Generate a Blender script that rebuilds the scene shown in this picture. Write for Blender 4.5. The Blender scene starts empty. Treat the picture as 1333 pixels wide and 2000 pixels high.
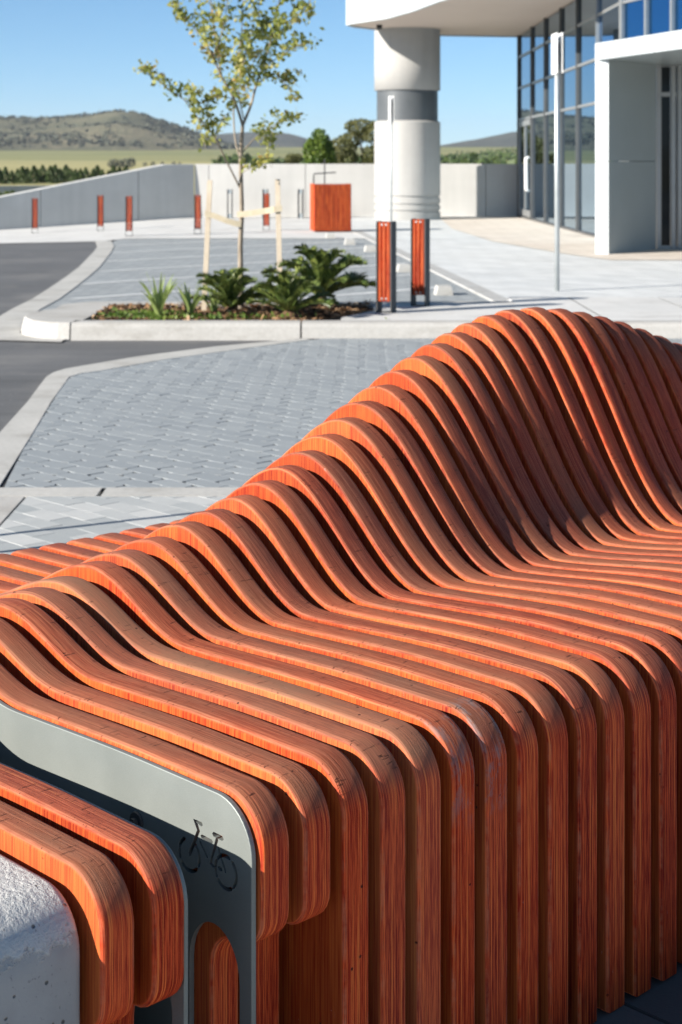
import bpy, bmesh, math, random
import numpy as np
from mathutils import Vector, Matrix, Quaternion

random.seed(7)
rng = np.random.default_rng(7)
sc = bpy.context.scene
col = sc.collection
R = math.radians

# ------------------------------------------------------------------ camera
FPX, HOR, EYE = 3180.0, 320.0, 1.2          # focal length in px of the 2000 px tall frame, horizon row, eye height
cam = bpy.data.cameras.new('camera')
cam.sensor_fit = 'VERTICAL'; cam.sensor_height = 36.0; cam.sensor_width = 24.0
cam.lens = FPX / 2000 * 36
cam.shift_y = -0.34
cam.clip_start = 0.05; cam.clip_end = 12000
cam.dof.use_dof = True; cam.dof.focus_distance = 2.2; cam.dof.aperture_fstop = 12.5
co = bpy.data.objects.new('camera', cam); col.objects.link(co)
co.location = (0, 0, EYE); co.rotation_euler = (R(90), 0, 0)
sc.camera = co

# ------------------------------------------------------------------ sky, sun, exposure
SUN_EL = R(23.6)
sh = Vector((-0.875, -0.484)).normalized()
S = Vector((sh.x * math.cos(SUN_EL), sh.y * math.cos(SUN_EL), math.sin(SUN_EL)))
w = bpy.data.worlds.new('World'); sc.world = w; w.use_nodes = True
nt = w.node_tree; nt.nodes.clear()
wo = nt.nodes.new('ShaderNodeOutputWorld'); bg = nt.nodes.new('ShaderNodeBackground')
sky = nt.nodes.new('ShaderNodeTexSky'); sky.sky_type = 'NISHITA'; sky.sun_disc = False
sky.sun_elevation = SUN_EL; sky.sun_rotation = math.atan2(S.x, S.y)
sky.air_density = 0.60; sky.dust_density = 0.0; sky.ozone_density = 4.8; sky.altitude = 400
bg.inputs['Strength'].default_value = 0.061
hs = nt.nodes.new('ShaderNodeHueSaturation'); hs.inputs['Saturation'].default_value = 1.0; hs.inputs['Hue'].default_value = 0.488
nt.links.new(sky.outputs[0], hs.inputs['Color']); nt.links.new(hs.outputs[0], bg.inputs[0]); nt.links.new(bg.outputs[0], wo.inputs[0])
sl = bpy.data.lights.new('sun', 'SUN'); sl.energy = 5.0; sl.angle = R(0.5); sl.color = (1.0, 0.93, 0.83)
so = bpy.data.objects.new('sun', sl); col.objects.link(so); so.location = (-20, -14, 20)
so.rotation_euler = (-S).to_track_quat('-Z', 'Y').to_euler()
sc.view_settings.view_transform = 'Standard'; sc.view_settings.look = 'None'
sc.view_settings.gamma = 1.0; sc.view_settings.exposure = 1.24
sc.view_settings.use_curve_mapping = False
sc.cycles.max_bounces = 8; sc.cycles.diffuse_bounces = 3

# ------------------------------------------------------------------ helpers
def P(px, py, Y):
    return Vector(((px - 667) / FPX * Y, Y, EYE - (py - HOR) / FPX * Y))
def G(px, py, z=0.0):
    Y = (EYE - z) * FPX / (py - HOR)
    return Vector(((px - 667) / FPX * Y, Y, z))

class MB:
    def __init__(s): s.v = []; s.f = []; s.n = 0
    def add(s, v, f):
        o = s.n
        s.v.extend([tuple(p) for p in v]); s.f.extend([tuple(i + o for i in q) for q in f]); s.n = len(s.v)
    def box(s, x0, x1, y0, y1, z0, z1, rot=0.0, c=(0, 0, 0)):
        ca, sa = math.cos(rot), math.sin(rot)
        v = [(x, y, z) for z in (z0, z1) for y in (y0, y1) for x in (x0, x1)]
        v = [(c[0] + x * ca - y * sa, c[1] + x * sa + y * ca, c[2] + z) for x, y, z in v]
        s.add(v, [(0, 2, 3, 1), (4, 5, 7, 6), (0, 1, 5, 4), (2, 6, 7, 3), (0, 4, 6, 2), (1, 3, 7, 5)])
    def prism(s, pts, z0, z1, inset=0.0):
        """pts: ccw outline in xy; optional top chamfer"""
        n = len(pts)
        if inset > 0:
            cx = sum(p[0] for p in pts) / n; cy = sum(p[1] for p in pts) / n
            top = []
            for p in pts:
                d = math.hypot(p[0] - cx, p[1] - cy) or 1
                top.append((p[0] - (p[0] - cx) / d * inset, p[1] - (p[1] - cy) / d * inset))
            v = [(p[0], p[1], z0) for p in pts] + [(p[0], p[1], z1 - inset) for p in pts] + [(p[0], p[1], z1) for p in top]
            f = [tuple(range(2 * n, 3 * n))]
            for k in (0, 1):
                f += [(k * n + i, k * n + (i + 1) % n, (k + 1) * n + (i + 1) % n, (k + 1) * n + i) for i in range(n)]
        else:
            v = [(p[0], p[1], z0) for p in pts] + [(p[0], p[1], z1) for p in pts]
            f = [tuple(range(n, 2 * n)), tuple(range(n - 1, -1, -1))]
            f += [(i, (i + 1) % n, n + (i + 1) % n, n + i) for i in range(n)]
        s.add(v, f)
    def tube(s, pts, rad, k=7, cap=True):
        pts = [Vector(p) for p in pts]
        if not hasattr(rad, '__len__'): rad = [rad] * len(pts)
        v = []; f = []
        ref = Vector((0.31, 0.87, 0.38)).normalized()
        for i, p in enumerate(pts):
            d = (pts[min(i + 1, len(pts) - 1)] - pts[max(i - 1, 0)]).normalized()
            a = d.cross(ref)
            if a.length < 0.05: a = d.cross(Vector((1, 0, 0)))
            a.normalize(); b = d.cross(a)
            for j in range(k):
                t = 2 * math.pi * j / k
                v.append(p + (a * math.cos(t) + b * math.sin(t)) * rad[i])
        for i in range(len(pts) - 1):
            for j in range(k):
                f.append((i * k + j, i * k + (j + 1) % k, (i + 1) * k + (j + 1) % k, (i + 1) * k + j))
        if cap:
            f.append(tuple(range(k - 1, -1, -1))); m = (len(pts) - 1) * k; f.append(tuple(range(m, m + k)))
        s.add(v, f)
    def lathe(s, prof, k=48, c=(0, 0, 0)):
        v = []; f = []
        for r, z in prof:
            for j in range(k):
                t = 2 * math.pi * j / k
                v.append((c[0] + r * math.cos(t), c[1] + r * math.sin(t), c[2] + z))
        for i in range(len(prof) - 1):
            for j in range(k):
                f.append((i * k + j, i * k + (j + 1) % k, (i + 1) * k + (j + 1) % k, (i + 1) * k + j))
        s.add(v, f)
    def mesh(s, name, mat=None, smooth=False):
        me = bpy.data.meshes.new(name); me.from_pydata(s.v, [], s.f); me.update()
        if mat: me.materials.append(mat)
        if smooth: me.shade_smooth()
        return me
    def build(s, name, mat=None, parent=None, smooth=False, loc=(0, 0, 0), rz=0.0):
        return link(name, s.mesh(name, mat, smooth), parent, loc, rz)

def link(name, me, parent=None, loc=(0, 0, 0), rz=0.0):
    o = bpy.data.objects.new(name, me); col.objects.link(o)
    o.location = loc; o.rotation_euler = (0, 0, rz)
    if parent: o.parent = parent
    return o
def tag(o, label=None, cat=None, group=None, kind=None):
    if label: o['label'] = label
    if cat: o['category'] = cat
    if group: o['group'] = group
    if kind: o['kind'] = kind
    return o
def empty(name, loc=(0, 0, 0), rz=0.0):
    o = bpy.data.objects.new(name, None); col.objects.link(o); o.location = loc; o.rotation_euler = (0, 0, rz)
    o.empty_display_size = 0.1
    return o
def copy_tree(o, parent=None):
    kids = list(o.children)
    c = o.copy(); col.objects.link(c); c.parent = parent
    for k in kids: copy_tree(k, c)
    return c

# ------------------------------------------------------------------ materials
class NT:
    """small node-graph helper"""
    def __init__(s, name):
        s.m = bpy.data.materials.new(name); s.m.use_nodes = True
        s.t = s.m.node_tree; s.b = s.t.nodes['Principled BSDF']; s.out = s.t.nodes['Material Output']
    def n(s, typ, **kw):
        nd = s.t.nodes.new(typ)
        for k, v in kw.items(): setattr(nd, k, v)
        return nd
    def L(s, a, b): s.t.links.new(a, b)
    def put(s, sock, v):
        if isinstance(v, bpy.types.NodeSocket): s.L(v, sock)
        else: sock.default_value = v
    def coord(s, which='Object'): return s.n('ShaderNodeTexCoord').outputs[which]
    def geo(s, which): return s.n('ShaderNodeNewGeometry').outputs[which]
    def mapping(s, vec, scale=(1, 1, 1), loc=(0, 0, 0), rot=(0, 0, 0)):
        nd = s.n('ShaderNodeMapping'); s.L(vec, nd.inputs[0])
        nd.inputs['Scale'].default_value = scale; nd.inputs['Location'].default_value = loc; nd.inputs['Rotation'].default_value = rot
        return nd.outputs[0]
    def noise(s, vec, scale=1.0, detail=3.0, rough=0.55, dist=0.0):
        nd = s.n('ShaderNodeTexNoise'); s.L(vec, nd.inputs['Vector'])
        nd.inputs['Scale'].default_value = scale; nd.inputs['Detail'].default_value = detail
        nd.inputs['Roughness'].default_value = rough; nd.inputs['Distortion'].default_value = dist
        return nd.outputs['Fac']
    def voro(s, vec, scale, feature='F1', out='Distance', rnd=1.0):
        nd = s.n('ShaderNodeTexVoronoi', feature=feature); s.L(vec, nd.inputs['Vector'])
        nd.inputs['Scale'].default_value = scale; nd.inputs['Randomness'].default_value = rnd
        return nd.outputs[out]
    def math(s, op, a, b=0.0, c=None, clamp=False):
        nd = s.n('ShaderNodeMath', operation=op, use_clamp=clamp); s.put(nd.inputs[0], a); s.put(nd.inputs[1], b)
        if c is not None: s.put(nd.inputs[2], c)
        return nd.outputs[0]
    def ramp(s, fac, stops, interp='LINEAR'):
        nd = s.n('ShaderNodeValToRGB'); s.L(fac, nd.inputs[0]); cr = nd.color_ramp; cr.interpolation = interp
        while len(cr.elements) < len(stops): cr.elements.new(0.5)
        for e, (p, c) in zip(cr.elements, stops):
            e.position = p; e.color = (c, c, c, 1) if not hasattr(c, '__len__') else (*c[:3], 1)
        return nd.outputs[0]
    def smooth(s, v, a, b):
        nd = s.n('ShaderNodeMapRange', interpolation_type='SMOOTHSTEP'); s.put(nd.inputs[0], v)
        nd.inputs[1].default_value = a; nd.inputs[2].default_value = b; nd.inputs[3].default_value = 0; nd.inputs[4].default_value = 1
        return nd.outputs[0]
    def mix(s, fac, a, b, mode='MIX'):
        nd = s.n('ShaderNodeMix', data_type='RGBA', blend_type=mode)
        s.put(nd.inputs[0], fac)
        for i, v in ((6, a), (7, b)):
            s.put(nd.inputs[i], v if isinstance(v, bpy.types.NodeSocket) else (*v[:3], 1))
        return nd.outputs[2]
    def sep(s, vec):
        nd = s.n('ShaderNodeSeparateXYZ'); s.L(vec, nd.inputs[0]); return nd.outputs
    def vadd(s, a, b):
        nd = s.n('ShaderNodeVectorMath', operation='ADD'); s.put(nd.inputs[0], a); s.put(nd.inputs[1], b); return nd.outputs[0]
    def bump(s, h, strength=0.3, dist=0.01):
        nd = s.n('ShaderNodeBump'); s.L(h, nd.inputs['Height']); nd.inputs['Strength'].default_value = strength
        nd.inputs['Distance'].default_value = dist; s.L(nd.outputs[0], s.b.inputs['Normal']); return nd
    def fin(s, color=None, rough=0.6, metal=0.0, spec=0.5):
        if color is not None:
            s.put(s.b.inputs['Base Color'], color if isinstance(color, bpy.types.NodeSocket) else (*color, 1))
        s.put(s.b.inputs['Roughness'], rough); s.put(s.b.inputs['Metallic'], metal)
        s.b.inputs['Specular IOR Level'].default_value = spec
        return s.m

def speckle(name, c1, c2, scale=3.0, fine=60.0, rough=0.85, bump=0.15, metal=0.0, dist=0.005, coord='Object', spec=0.4, stain=0.0):
    g = NT(name); c = g.coord(coord)
    a = g.noise(c, scale, 4); b = g.noise(c, fine, 3)
    f = g.math('ADD', g.math('MULTIPLY', a, 0.6), g.math('MULTIPLY', b, 0.4))
    cc = g.ramp(f, [(0.32, c1), (0.68, c2)])
    if stain:
        sn = g.noise(g.mapping(c, (1.0, 1.6, 3.0)), 1.7, 6, 0.7)
        cc = g.mix(g.math('MULTIPLY', g.ramp(sn, [(0.50, 0.0), (0.72, 1.0)]), stain), cc, (0.16, 0.145, 0.12))
    if bump: g.bump(b, bump, dist)
    return g.fin(cc, rough, metal, spec)

# --- laminated red timber: object axes are (along board, through thickness, up)
def wood_material():
    g = NT('laminated_timber')
    oi = g.n('ShaderNodeObjectInfo')
    rnd = oi.outputs['Random']
    off = g.n('ShaderNodeCombineXYZ'); 
    for i, k in enumerate((13.0, 7.0, 29.0)): g.L(g.math('MULTIPLY', rnd, k), off.inputs[i])
    c0 = g.coord('Object'); c = g.vadd(c0, off.outputs[0])
    nrm = g.coord('Normal'); nx, ny, nz = g.sep(nrm)
    any_ = g.math('ABSOLUTE', ny)
    side = g.smooth(any_, 0.80, 0.99)
    corner = g.math('MULTIPLY', g.smooth(any_, 0.12, 0.45), g.math('SUBTRACT', 1.0, side))
    up = g.smooth(nz, 0.15, 0.75)
    # edge laminations, drawn along the board
    lam = g.noise(g.mapping(c, (3.0, 480, 3.0)), 1.0, 2, 0.6)
    lam2 = g.noise(g.mapping(c, (26, 1000, 26)), 1.0, 2, 0.6)
    edge = g.math('ADD', g.math('MULTIPLY', lam, 0.5), g.math('MULTIPLY', lam2, 0.5))
    # face veneer grain: upright fine streaks
    fg = g.noise(g.mapping(c, (430, 20, 7)), 1.0, 3, 0.6)
    fb = g.noise(g.mapping(c, (5, 1, 3)), 1.0, 3)
    face = g.math('ADD', g.math('MULTIPLY', fg, 0.6), g.math('MULTIPLY', fb, 0.4))
    base = oi.outputs['Color']
    dark_e = g.mix(1.0, base, (0.72, 0.19, 0.26), 'MULTIPLY')
    lite_e = g.mix(0.65, base, (0.92, 0.115, 0.030))
    ecol = g.mix(g.ramp(edge, [(0.43, 0.0), (0.57, 1.0)]), dark_e, lite_e)
    # thin pale veneer lines
    pale = g.ramp(lam, [(0.60, 0.0), (0.635, 1.0)])
    ecol = g.mix(g.math('MULTIPLY', pale, 0.5), ecol, (0.88, 0.26, 0.06))
    dark_f = g.mix(1.0, base, (0.56, 0.17, 0.26), 'MULTIPLY')
    lite_f = g.mix(0.50, base, (0.56, 0.135, 0.024))
    fcol = g.mix(g.ramp(face, [(0.36, 0.0), (0.62, 1.0)]), dark_f, lite_f)
    cc = g.mix(side, ecol, fcol)
    # worn rounded edges, a little paler
    wn = g.noise(c, 26, 4, 0.7)
    cc = g.mix(g.math('MULTIPLY', corner, g.math('MULTIPLY', g.smooth(wn, 0.35, 0.7), 0.5)), cc, (0.56, 0.21, 0.11))
    # weathering of the faces that look up: browner, patchy
    wv = g.noise(g.mapping(c, (6, 14, 6)), 1.0, 4, 0.6)
    wtop = g.math('MULTIPLY', g.math('MULTIPLY', up, g.math('SUBTRACT', 1.0, side)), g.math('ADD', g.math('MULTIPLY', g.smooth(wv, 0.3, 0.7), 0.2), g.math('ADD', 0.62, g.math('MULTIPLY', rnd, 0.18))))
    wcol = g.mix(g.ramp(edge, [(0.42, 0.30), (0.58, 0.85)]), g.mix(1.0, base, (0.42, 0.50, 0.70), 'MULTIPLY'), (0.275, 0.128, 0.08))
    cc = g.mix(wtop, cc, wcol)
    # short cross checks on upward faces
    ck = g.noise(g.mapping(c, (230, 26, 230)), 1.0, 2, 0.7)
    ckm = g.noise(g.mapping(c, (17, 60, 17)), 1.0, 2, 0.6)
    check = g.math('MULTIPLY', g.ramp(ck, [(0.635, 0.0), (0.69, 1.0)]), g.ramp(ckm, [(0.46, 0.0), (0.56, 1.0)]))
    check = g.math('MULTIPLY', g.math('MULTIPLY', check, up), g.math('SUBTRACT', 1.0, side))
    cc = g.mix(g.math('MULTIPLY', check, 0.75), cc, (0.05, 0.018, 0.012))
    # small dark pits
    pv = g.voro(c, 38)
    pm = g.noise(c, 9, 1)
    pit = g.math('MULTIPLY', g.ramp(pv, [(0.055, 1.0), (0.09, 0.0)]), g.ramp(pm, [(0.57, 0.0), (0.62, 1.0)]))
    cc = g.mix(g.math('MULTIPLY', pit, 0.85), cc, (0.03, 0.012, 0.01))
    # grey paint scuffs at the front nose of boards whose colour carries alpha < 1
    x, y, z = g.sep(c0)
    scf = g.math('SUBTRACT', 1.0, oi.outputs['Alpha'])
    zone = g.math('MULTIPLY', g.math('SUBTRACT', 1.0, g.smooth(x, 0.045, 0.085)), g.math('MULTIPLY', g.smooth(z, 0.335, 0.40), g.math('SUBTRACT', 1.0, side)))
    sn = g.noise(g.mapping(c, (22, 60, 22)), 1.0, 5, 0.75)
    scf = g.math('MULTIPLY', g.math('MULTIPLY', scf, zone), g.ramp(sn, [(0.50, 0.0), (0.60, 1.0)]))
    cc = g.mix(g.math('MULTIPLY', scf, 0.6), cc, (0.20, 0.19, 0.195))
    # dust / pale rubbed marks
    dm = g.noise(g.mapping(c, (40, 90, 40)), 1.0, 5, 0.8)
    dz = g.noise(c, 4.5, 1)
    dust = g.math('MULTIPLY', g.ramp(dm, [(0.66, 0.0), (0.74, 1.0)]), g.ramp(dz, [(0.56, 0.0), (0.62, 1.0)]))
    cc = g.mix(g.math('MULTIPLY', dust, 0.6), cc, (0.62, 0.50, 0.45))
    h = g.math('SUBTRACT', g.mix(side, edge, g.math('MULTIPLY', face, 0.4)), g.math('ADD', g.math('MULTIPLY', check, 0.9), pit))
    g.bump(h, 0.75, 0.0016)
    rr = g.math('ADD', 0.50, g.math('MULTIPLY', wv, 0.22))
    return g.fin(cc, rr, 0.0, 0.12)
WOOD = wood_material()

def bench_concrete():
    g = NT('bench_concrete'); c = g.coord('Object'); nz = g.sep(g.coord('Normal'))[2]
    n1 = g.noise(c, 130, 4, 0.7); n2 = g.noise(c, 260, 3, 0.6); big = g.noise(c, 9, 4)
    worn_lit = g.smooth(g.math('ADD', nz, g.math('MULTIPLY', g.math('SUBTRACT', g.noise(c, 60, 4, 0.7), 0.5), 0.9)), 0.25, 0.45)
    base = g.ramp(big, [(0.3, (0.30, 0.295, 0.29)), (0.7, (0.40, 0.395, 0.385))])
    base = g.mix(g.math('MULTIPLY', worn_lit, 0.75), base, (0.62, 0.62, 0.60))  # rough upward faces made paler, sunlit brightness put into the colour
    hole = g.math('MULTIPLY', g.ramp(g.voro(c, 62), [(0.10, 1.0), (0.16, 0.0)]), g.ramp(g.noise(c, 30, 1), [(0.52, 0.0), (0.56, 1.0)]))
    spk = g.ramp(g.noise(c, 210, 2), [(0.66, 0.0), (0.72, 1.0)])
    cc = g.mix(g.math('MULTIPLY', spk, 0.5), base, (0.12, 0.12, 0.13))
    cc = g.mix(g.math('MULTIPLY', hole, 0.8), cc, (0.055, 0.055, 0.05))
    rust = g.ramp(g.noise(c, 75, 2), [(0.75, 0.0), (0.78, 1.0)])
    cc = g.mix(g.math('MULTIPLY', rust, 0.7), cc, (0.30, 0.12, 0.05))
    h = g.math('SUBTRACT', g.math('MULTIPLY', g.math('MULTIPLY', n1, worn_lit), 1.6), g.math('ADD', hole, g.math('MULTIPLY', n2, 0.12)))
    g.bump(h, 0.7, 0.004)
    return g.fin(cc, 0.9, 0, 0.3)
BCONC = bench_concrete()

def steel_mat(name, c1, c2, rough, metal):
    g = NT(name); c = g.coord('Object')
    a = g.noise(c, 7, 4); b = g.noise(c, 900, 2)
    cc = g.ramp(g.math('ADD', g.math('MULTIPLY', a, 0.5), g.math('MULTIPLY', b, 0.5)), [(0.3, c1), (0.7, c2)])
    g.bump(b, 0.12, 0.0006)
    return g.fin(cc, g.math('ADD', rough, g.math('MULTIPLY', a, 0.15)), metal)
STEEL = steel_mat('blasted_steel', (0.18, 0.20, 0.193), (0.245, 0.265, 0.255), 0.45, 0.45)
GALV = steel_mat('galvanised_steel', (0.42, 0.46, 0.47), (0.62, 0.66, 0.67), 0.38, 0.6)
DARKSTEEL = steel_mat('dark_steel', (0.035, 0.036, 0.038), (0.06, 0.06, 0.062), 0.5, 0.3)
BOLT = steel_mat('bolt_steel', (0.5, 0.51, 0.52), (0.65, 0.66, 0.67), 0.25, 0.9)

def asphalt_mat():
    g = NT('asphalt'); c = g.coord('Object')
    b = g.noise(c, 0.8, 4); f = g.noise(c, 120, 3, 0.7); st = g.noise(g.mapping(c, (0.7, 6, 1)), 1, 4)
    cc = g.ramp(g.math('ADD', g.math('MULTIPLY', g.math('ADD', b, st), 0.3), g.math('MULTIPLY', f, 0.4)), [(0.3, (0.060, 0.063, 0.067)), (0.72, (0.165, 0.168, 0.173))])
    pt = g.noise(c, 0.55, 6, 0.7); cc = g.mix(g.math('MULTIPLY', g.ramp(pt, [(0.52, 0.0), (0.66, 1.0)]), 0.45), cc, (0.22, 0.215, 0.205))
    sp = g.ramp(g.voro(c, 26), [(0.07, 1.0), (0.10, 0.0)]); sm = g.ramp(g.noise(c, 5, 1), [(0.55, 0.0), (0.62, 1.0)])
    cc = g.mix(g.math('MULTIPLY', sp, sm), cc, (0.42, 0.42, 0.42))
    g.bump(f, 0.5, 0.006)
    return g.fin(cc, 0.85, 0, 0.35)
ASPHALT = asphalt_mat()
CONC = speckle('kerb_concrete', (0.33, 0.325, 0.31), (0.44, 0.435, 0.42), 1.6, 45, 0.9, 0.2, stain=0.45)
CONC_STRIP = speckle('strip_concrete', (0.35, 0.35, 0.335), (0.46, 0.455, 0.435), 2.2, 40, 0.9, 0.25, stain=0.5)

PATHC = speckle('pale_path_concrete', (0.46, 0.465, 0.46), (0.58, 0.58, 0.57), 1.6, 45, 0.9, 0.2, stain=0.35)
EDGING = speckle('path_edging_concrete', (0.33, 0.335, 0.33), (0.41, 0.41, 0.405), 2.2, 40, 0.9, 0.25, stain=0.4)
def wall_conc(name, c1, c2):
    g = NT(name); c = g.coord('Object')
    a = g.noise(g.mapping(c, (0.7, 0.7, 1.2)), 1.0, 5, 0.62); b = g.noise(c, 30, 3); st = g.noise(g.mapping(c, (5, 5, 0.5)), 1, 3)
    f = g.math('ADD', g.math('MULTIPLY', a, 0.5), g.math('ADD', g.math('MULTIPLY', b, 0.2), g.math('MULTIPLY', st, 0.3)))
    cc = g.ramp(f, [(0.3, c1), (0.7, c2)])
    g.bump(b, 0.12, 0.004)
    return g.fin(cc, 0.88, 0, 0.3)
WALL_W = wall_conc('pale_wall_concrete', (0.42, 0.42, 0.41), (0.55, 0.545, 0.53))
COLC = wall_conc('column_concrete', (0.29, 0.29, 0.285), (0.40, 0.395, 0.385))
WALL_G = wall_conc('grey_wall_concrete', (0.40, 0.405, 0.40), (0.55, 0.555, 0.545))

def paver_mat(name, c1, c2, mark=0.0):
    g = NT(name); oi = g.n('ShaderNodeObjectInfo'); gm = g.geo('Random Per Island')
    r = g.math('FRACT', g.math('ADD', oi.outputs['Random'], gm))
    w_ = g.coord('Object')
    off = g.n('ShaderNodeCombineXYZ'); g.L(g.math('MULTIPLY', r, 31.0), off.inputs[0]); g.L(g.math('MULTIPLY', r, 17.0), off.inputs[1])
    c = g.vadd(w_, off.outputs[0])
    n = g.noise(c, 9, 4); f = g.noise(c, 220, 2)
    v = g.math('ADD', g.math('MULTIPLY', r, 0.5), g.math('ADD', g.math('MULTIPLY', n, 0.3), g.math('MULTIPLY', f, 0.2)))
    cc = g.ramp(v, [(0.15, c1), (0.85, c2)])
    g.bump(f, 0.35, 0.002)
    return g.fin(cc, 0.85, 0, 0.35)
PAVER_GREY = paver_mat('grey_paver_concrete', (0.22, 0.245, 0.265), (0.275, 0.30, 0.315))
PAVER_LIGHT = paver_mat('pale_paver_stone', (0.27, 0.295, 0.305), (0.46, 0.47, 0.465))
PAVER_DARK = paver_mat('dark_paver_basalt', (0.07, 0.066, 0.062), (0.115, 0.108, 0.10))
JOINT = speckle('joint_grit', (0.010, 0.011, 0.012), (0.030, 0.031, 0.033), 8, 120, 0.95, 0.4)
MORTAR = speckle('mortar_joint', (0.26, 0.23, 0.19), (0.38, 0.34, 0.29), 8, 120, 0.95, 0.4)

def brick_sheet(name, c1, c2, joint, rot, bw=0.2, bh=0.1, ms=0.006):
    g = NT(name); c = g.mapping(g.coord('Object'), (1, 1, 1), (0, 0, 0), (0, 0, rot))
    bt = g.n('ShaderNodeTexBrick'); g.L(c, bt.inputs['Vector'])
    bt.inputs['Color1'].default_value = (*c1, 1); bt.inputs['Color2'].default_value = (*c2, 1); bt.inputs['Mortar'].default_value = (*joint, 1)
    bt.inputs['Scale'].default_value = 1.0; bt.inputs['Mortar Size'].default_value = ms
    bt.inputs['Brick Width'].default_value = bw; bt.inputs['Row Height'].default_value = bh
    n = g.noise(g.coord('Object'), 1.1, 4); f = g.noise(g.coord('Object'), 40, 2)
    cc = g.mix(g.ramp(g.math('ADD', g.math('MULTIPLY', n, 0.7), g.math('MULTIPLY', f, 0.3)), [(0.3, 0.0), (0.7, 0.5)]), bt.outputs['Color'], (0.72, 0.72, 0.70), 'MULTIPLY')
    return g.fin(cc, 0.88, 0, 0.3)
BAY = brick_sheet('bay_paving', (0.27, 0.295, 0.31), (0.33, 0.355, 0.37), (0.13, 0.14, 0.15), R(46))
PATH = brick_sheet('footpath_paving', (0.52, 0.54, 0.55), (0.62, 0.635, 0.64), (0.38, 0.39, 0.395), R(46), 0.4, 0.2, 0.008)
TAN = brick_sheet('tan_paving', (0.56, 0.50, 0.44), (0.64, 0.585, 0.52), (0.42, 0.38, 0.33), R(46), 0.4, 0.2, 0.008)
PLAZA = brick_sheet('plaza_paving', (0.36, 0.365, 0.36), (0.50, 0.50, 0.49), (0.2, 0.2, 0.2), R(46), 0.4, 0.2)
LINE = speckle('line_paint', (0.62, 0.64, 0.65), (0.78, 0.79, 0.79), 6, 60, 0.7, 0.05)

# glass, cladding
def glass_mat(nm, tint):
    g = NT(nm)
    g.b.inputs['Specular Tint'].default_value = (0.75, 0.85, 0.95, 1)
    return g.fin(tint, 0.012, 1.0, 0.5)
GLASS = glass_mat('mirror_glass', (0.23, 0.33, 0.41)); GLASS_SKY = glass_mat('sky_tinted_mirror_glass', (0.055, 0.20, 0.40))  # upper panes: deep blue of the reflected sky put into their tint
def door_glass():
    g = NT('dark_door_glass'); g.b.inputs['IOR'].default_value = 1.4
    return g.fin((0.014, 0.018, 0.021), 0.03, 0.0, 0.16)
DGLASS = door_glass()
ALU = speckle('grey_aluminium', (0.26, 0.27, 0.275), (0.32, 0.33, 0.335), 3, 80, 0.4, 0.0, 0.5)
ALU_D = speckle('dark_aluminium', (0.075, 0.078, 0.08), (0.10, 0.102, 0.105), 3, 80, 0.45, 0.0, 0.3)
CLAD = speckle('pale_cladding', (0.42, 0.455, 0.47), (0.48, 0.51, 0.525), 0.8, 60, 0.35, 0.0, 0.15)
CLAD_G = speckle('silver_cladding', (0.36, 0.415, 0.43), (0.41, 0.465, 0.48), 0.8, 60, 0.32, 0.0, 0.3)
SOFFIT = speckle('soffit_lining', (0.56, 0.465, 0.40), (0.64, 0.54, 0.47), 0.6, 30, 0.7, 0.0)
BAND = speckle('dark_band_cladding', (0.075, 0.085, 0.095), (0.11, 0.12, 0.13), 1.5, 40, 0.5, 0.0, 0.2)
WHITE = speckle('white_enamel', (0.74, 0.75, 0.75), (0.82, 0.82, 0.82), 2, 50, 0.45, 0.0)
BLACK = speckle('black_plastic', (0.012, 0.012, 0.013), (0.02, 0.02, 0.02), 4, 60, 0.35, 0.0)
PINE = speckle('pale_stake_timber', (0.44, 0.37, 0.28), (0.58, 0.51, 0.41), 9, 60, 0.8, 0.1)
HESSIAN = speckle('hessian_webbing', (0.42, 0.36, 0.26), (0.54, 0.48, 0.36), 20, 300, 0.95, 0.3)
SOIL = speckle('garden_soil', (0.055, 0.034, 0.02), (0.13, 0.08, 0.05), 6, 90, 0.95, 0.7, 0, 0.02)

def chip_mat():
    g = NT('bark_chips'); r = g.geo('Random Per Island')
    cc = g.ramp(r, [(0.0, (0.06, 0.033, 0.018)), (0.5, (0.17, 0.095, 0.05)), (0.85, (0.30, 0.185, 0.10)), (1.0, (0.42, 0.30, 0.19))])
    return g.fin(cc, 0.9, 0, 0.2)
CHIP = chip_mat()
def bark_mat(name, c1, c2):
    g = NT(name); c = g.coord('Object'); n = g.noise(g.mapping(c, (40, 40, 9)), 1, 4); 
    g.bump(n, 0.5, 0.004)
    return g.fin(g.ramp(n, [(0.3, c1), (0.7, c2)]), 0.9, 0, 0.2)
BARK = bark_mat('young_bark', (0.16, 0.135, 0.105), (0.34, 0.29, 0.23))
BARK_P = bark_mat('pale_gum_bark', (0.34, 0.28, 0.22), (0.52, 0.45, 0.37))
BARK_C = bark_mat('cycad_bark', (0.06, 0.035, 0.02), (0.17, 0.10, 0.06))

def leaf_mat(name, stops, trans=0.3, rough=0.5, clump=None, spec=0.4):
    g = NT(name); r = g.geo('Random Per Island')
    if clump:
        n = g.noise(g.coord('Object'), clump, 3)
        r = g.math('ADD', g.math('MULTIPLY', r, 0.55), g.math('MULTIPLY', g.smooth(n, 0.3, 0.7), 0.45))
    cc = g.ramp(r, stops)
    g.fin(cc, rough, 0, spec)
    tr = g.n('ShaderNodeBsdfTranslucent'); g.L(cc, tr.inputs[0])
    mx = g.n('ShaderNodeMixShader'); mx.inputs[0].default_value = trans
    g.L(g.b.outputs[0], mx.inputs[1]); g.L(tr.outputs[0], mx.inputs[2]); g.L(mx.outputs[0], g.out.inputs[0])
    return g.m
LEAF_TREE = leaf_mat('young_tree_leaves', [(0.0, (0.09, 0.125, 0.03)), (0.35, (0.26, 0.30, 0.07)), (0.75, (0.45, 0.43, 0.13)), (1.0, (0.46, 0.28, 0.10))], 0.5, 0.5, 3.0)
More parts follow.
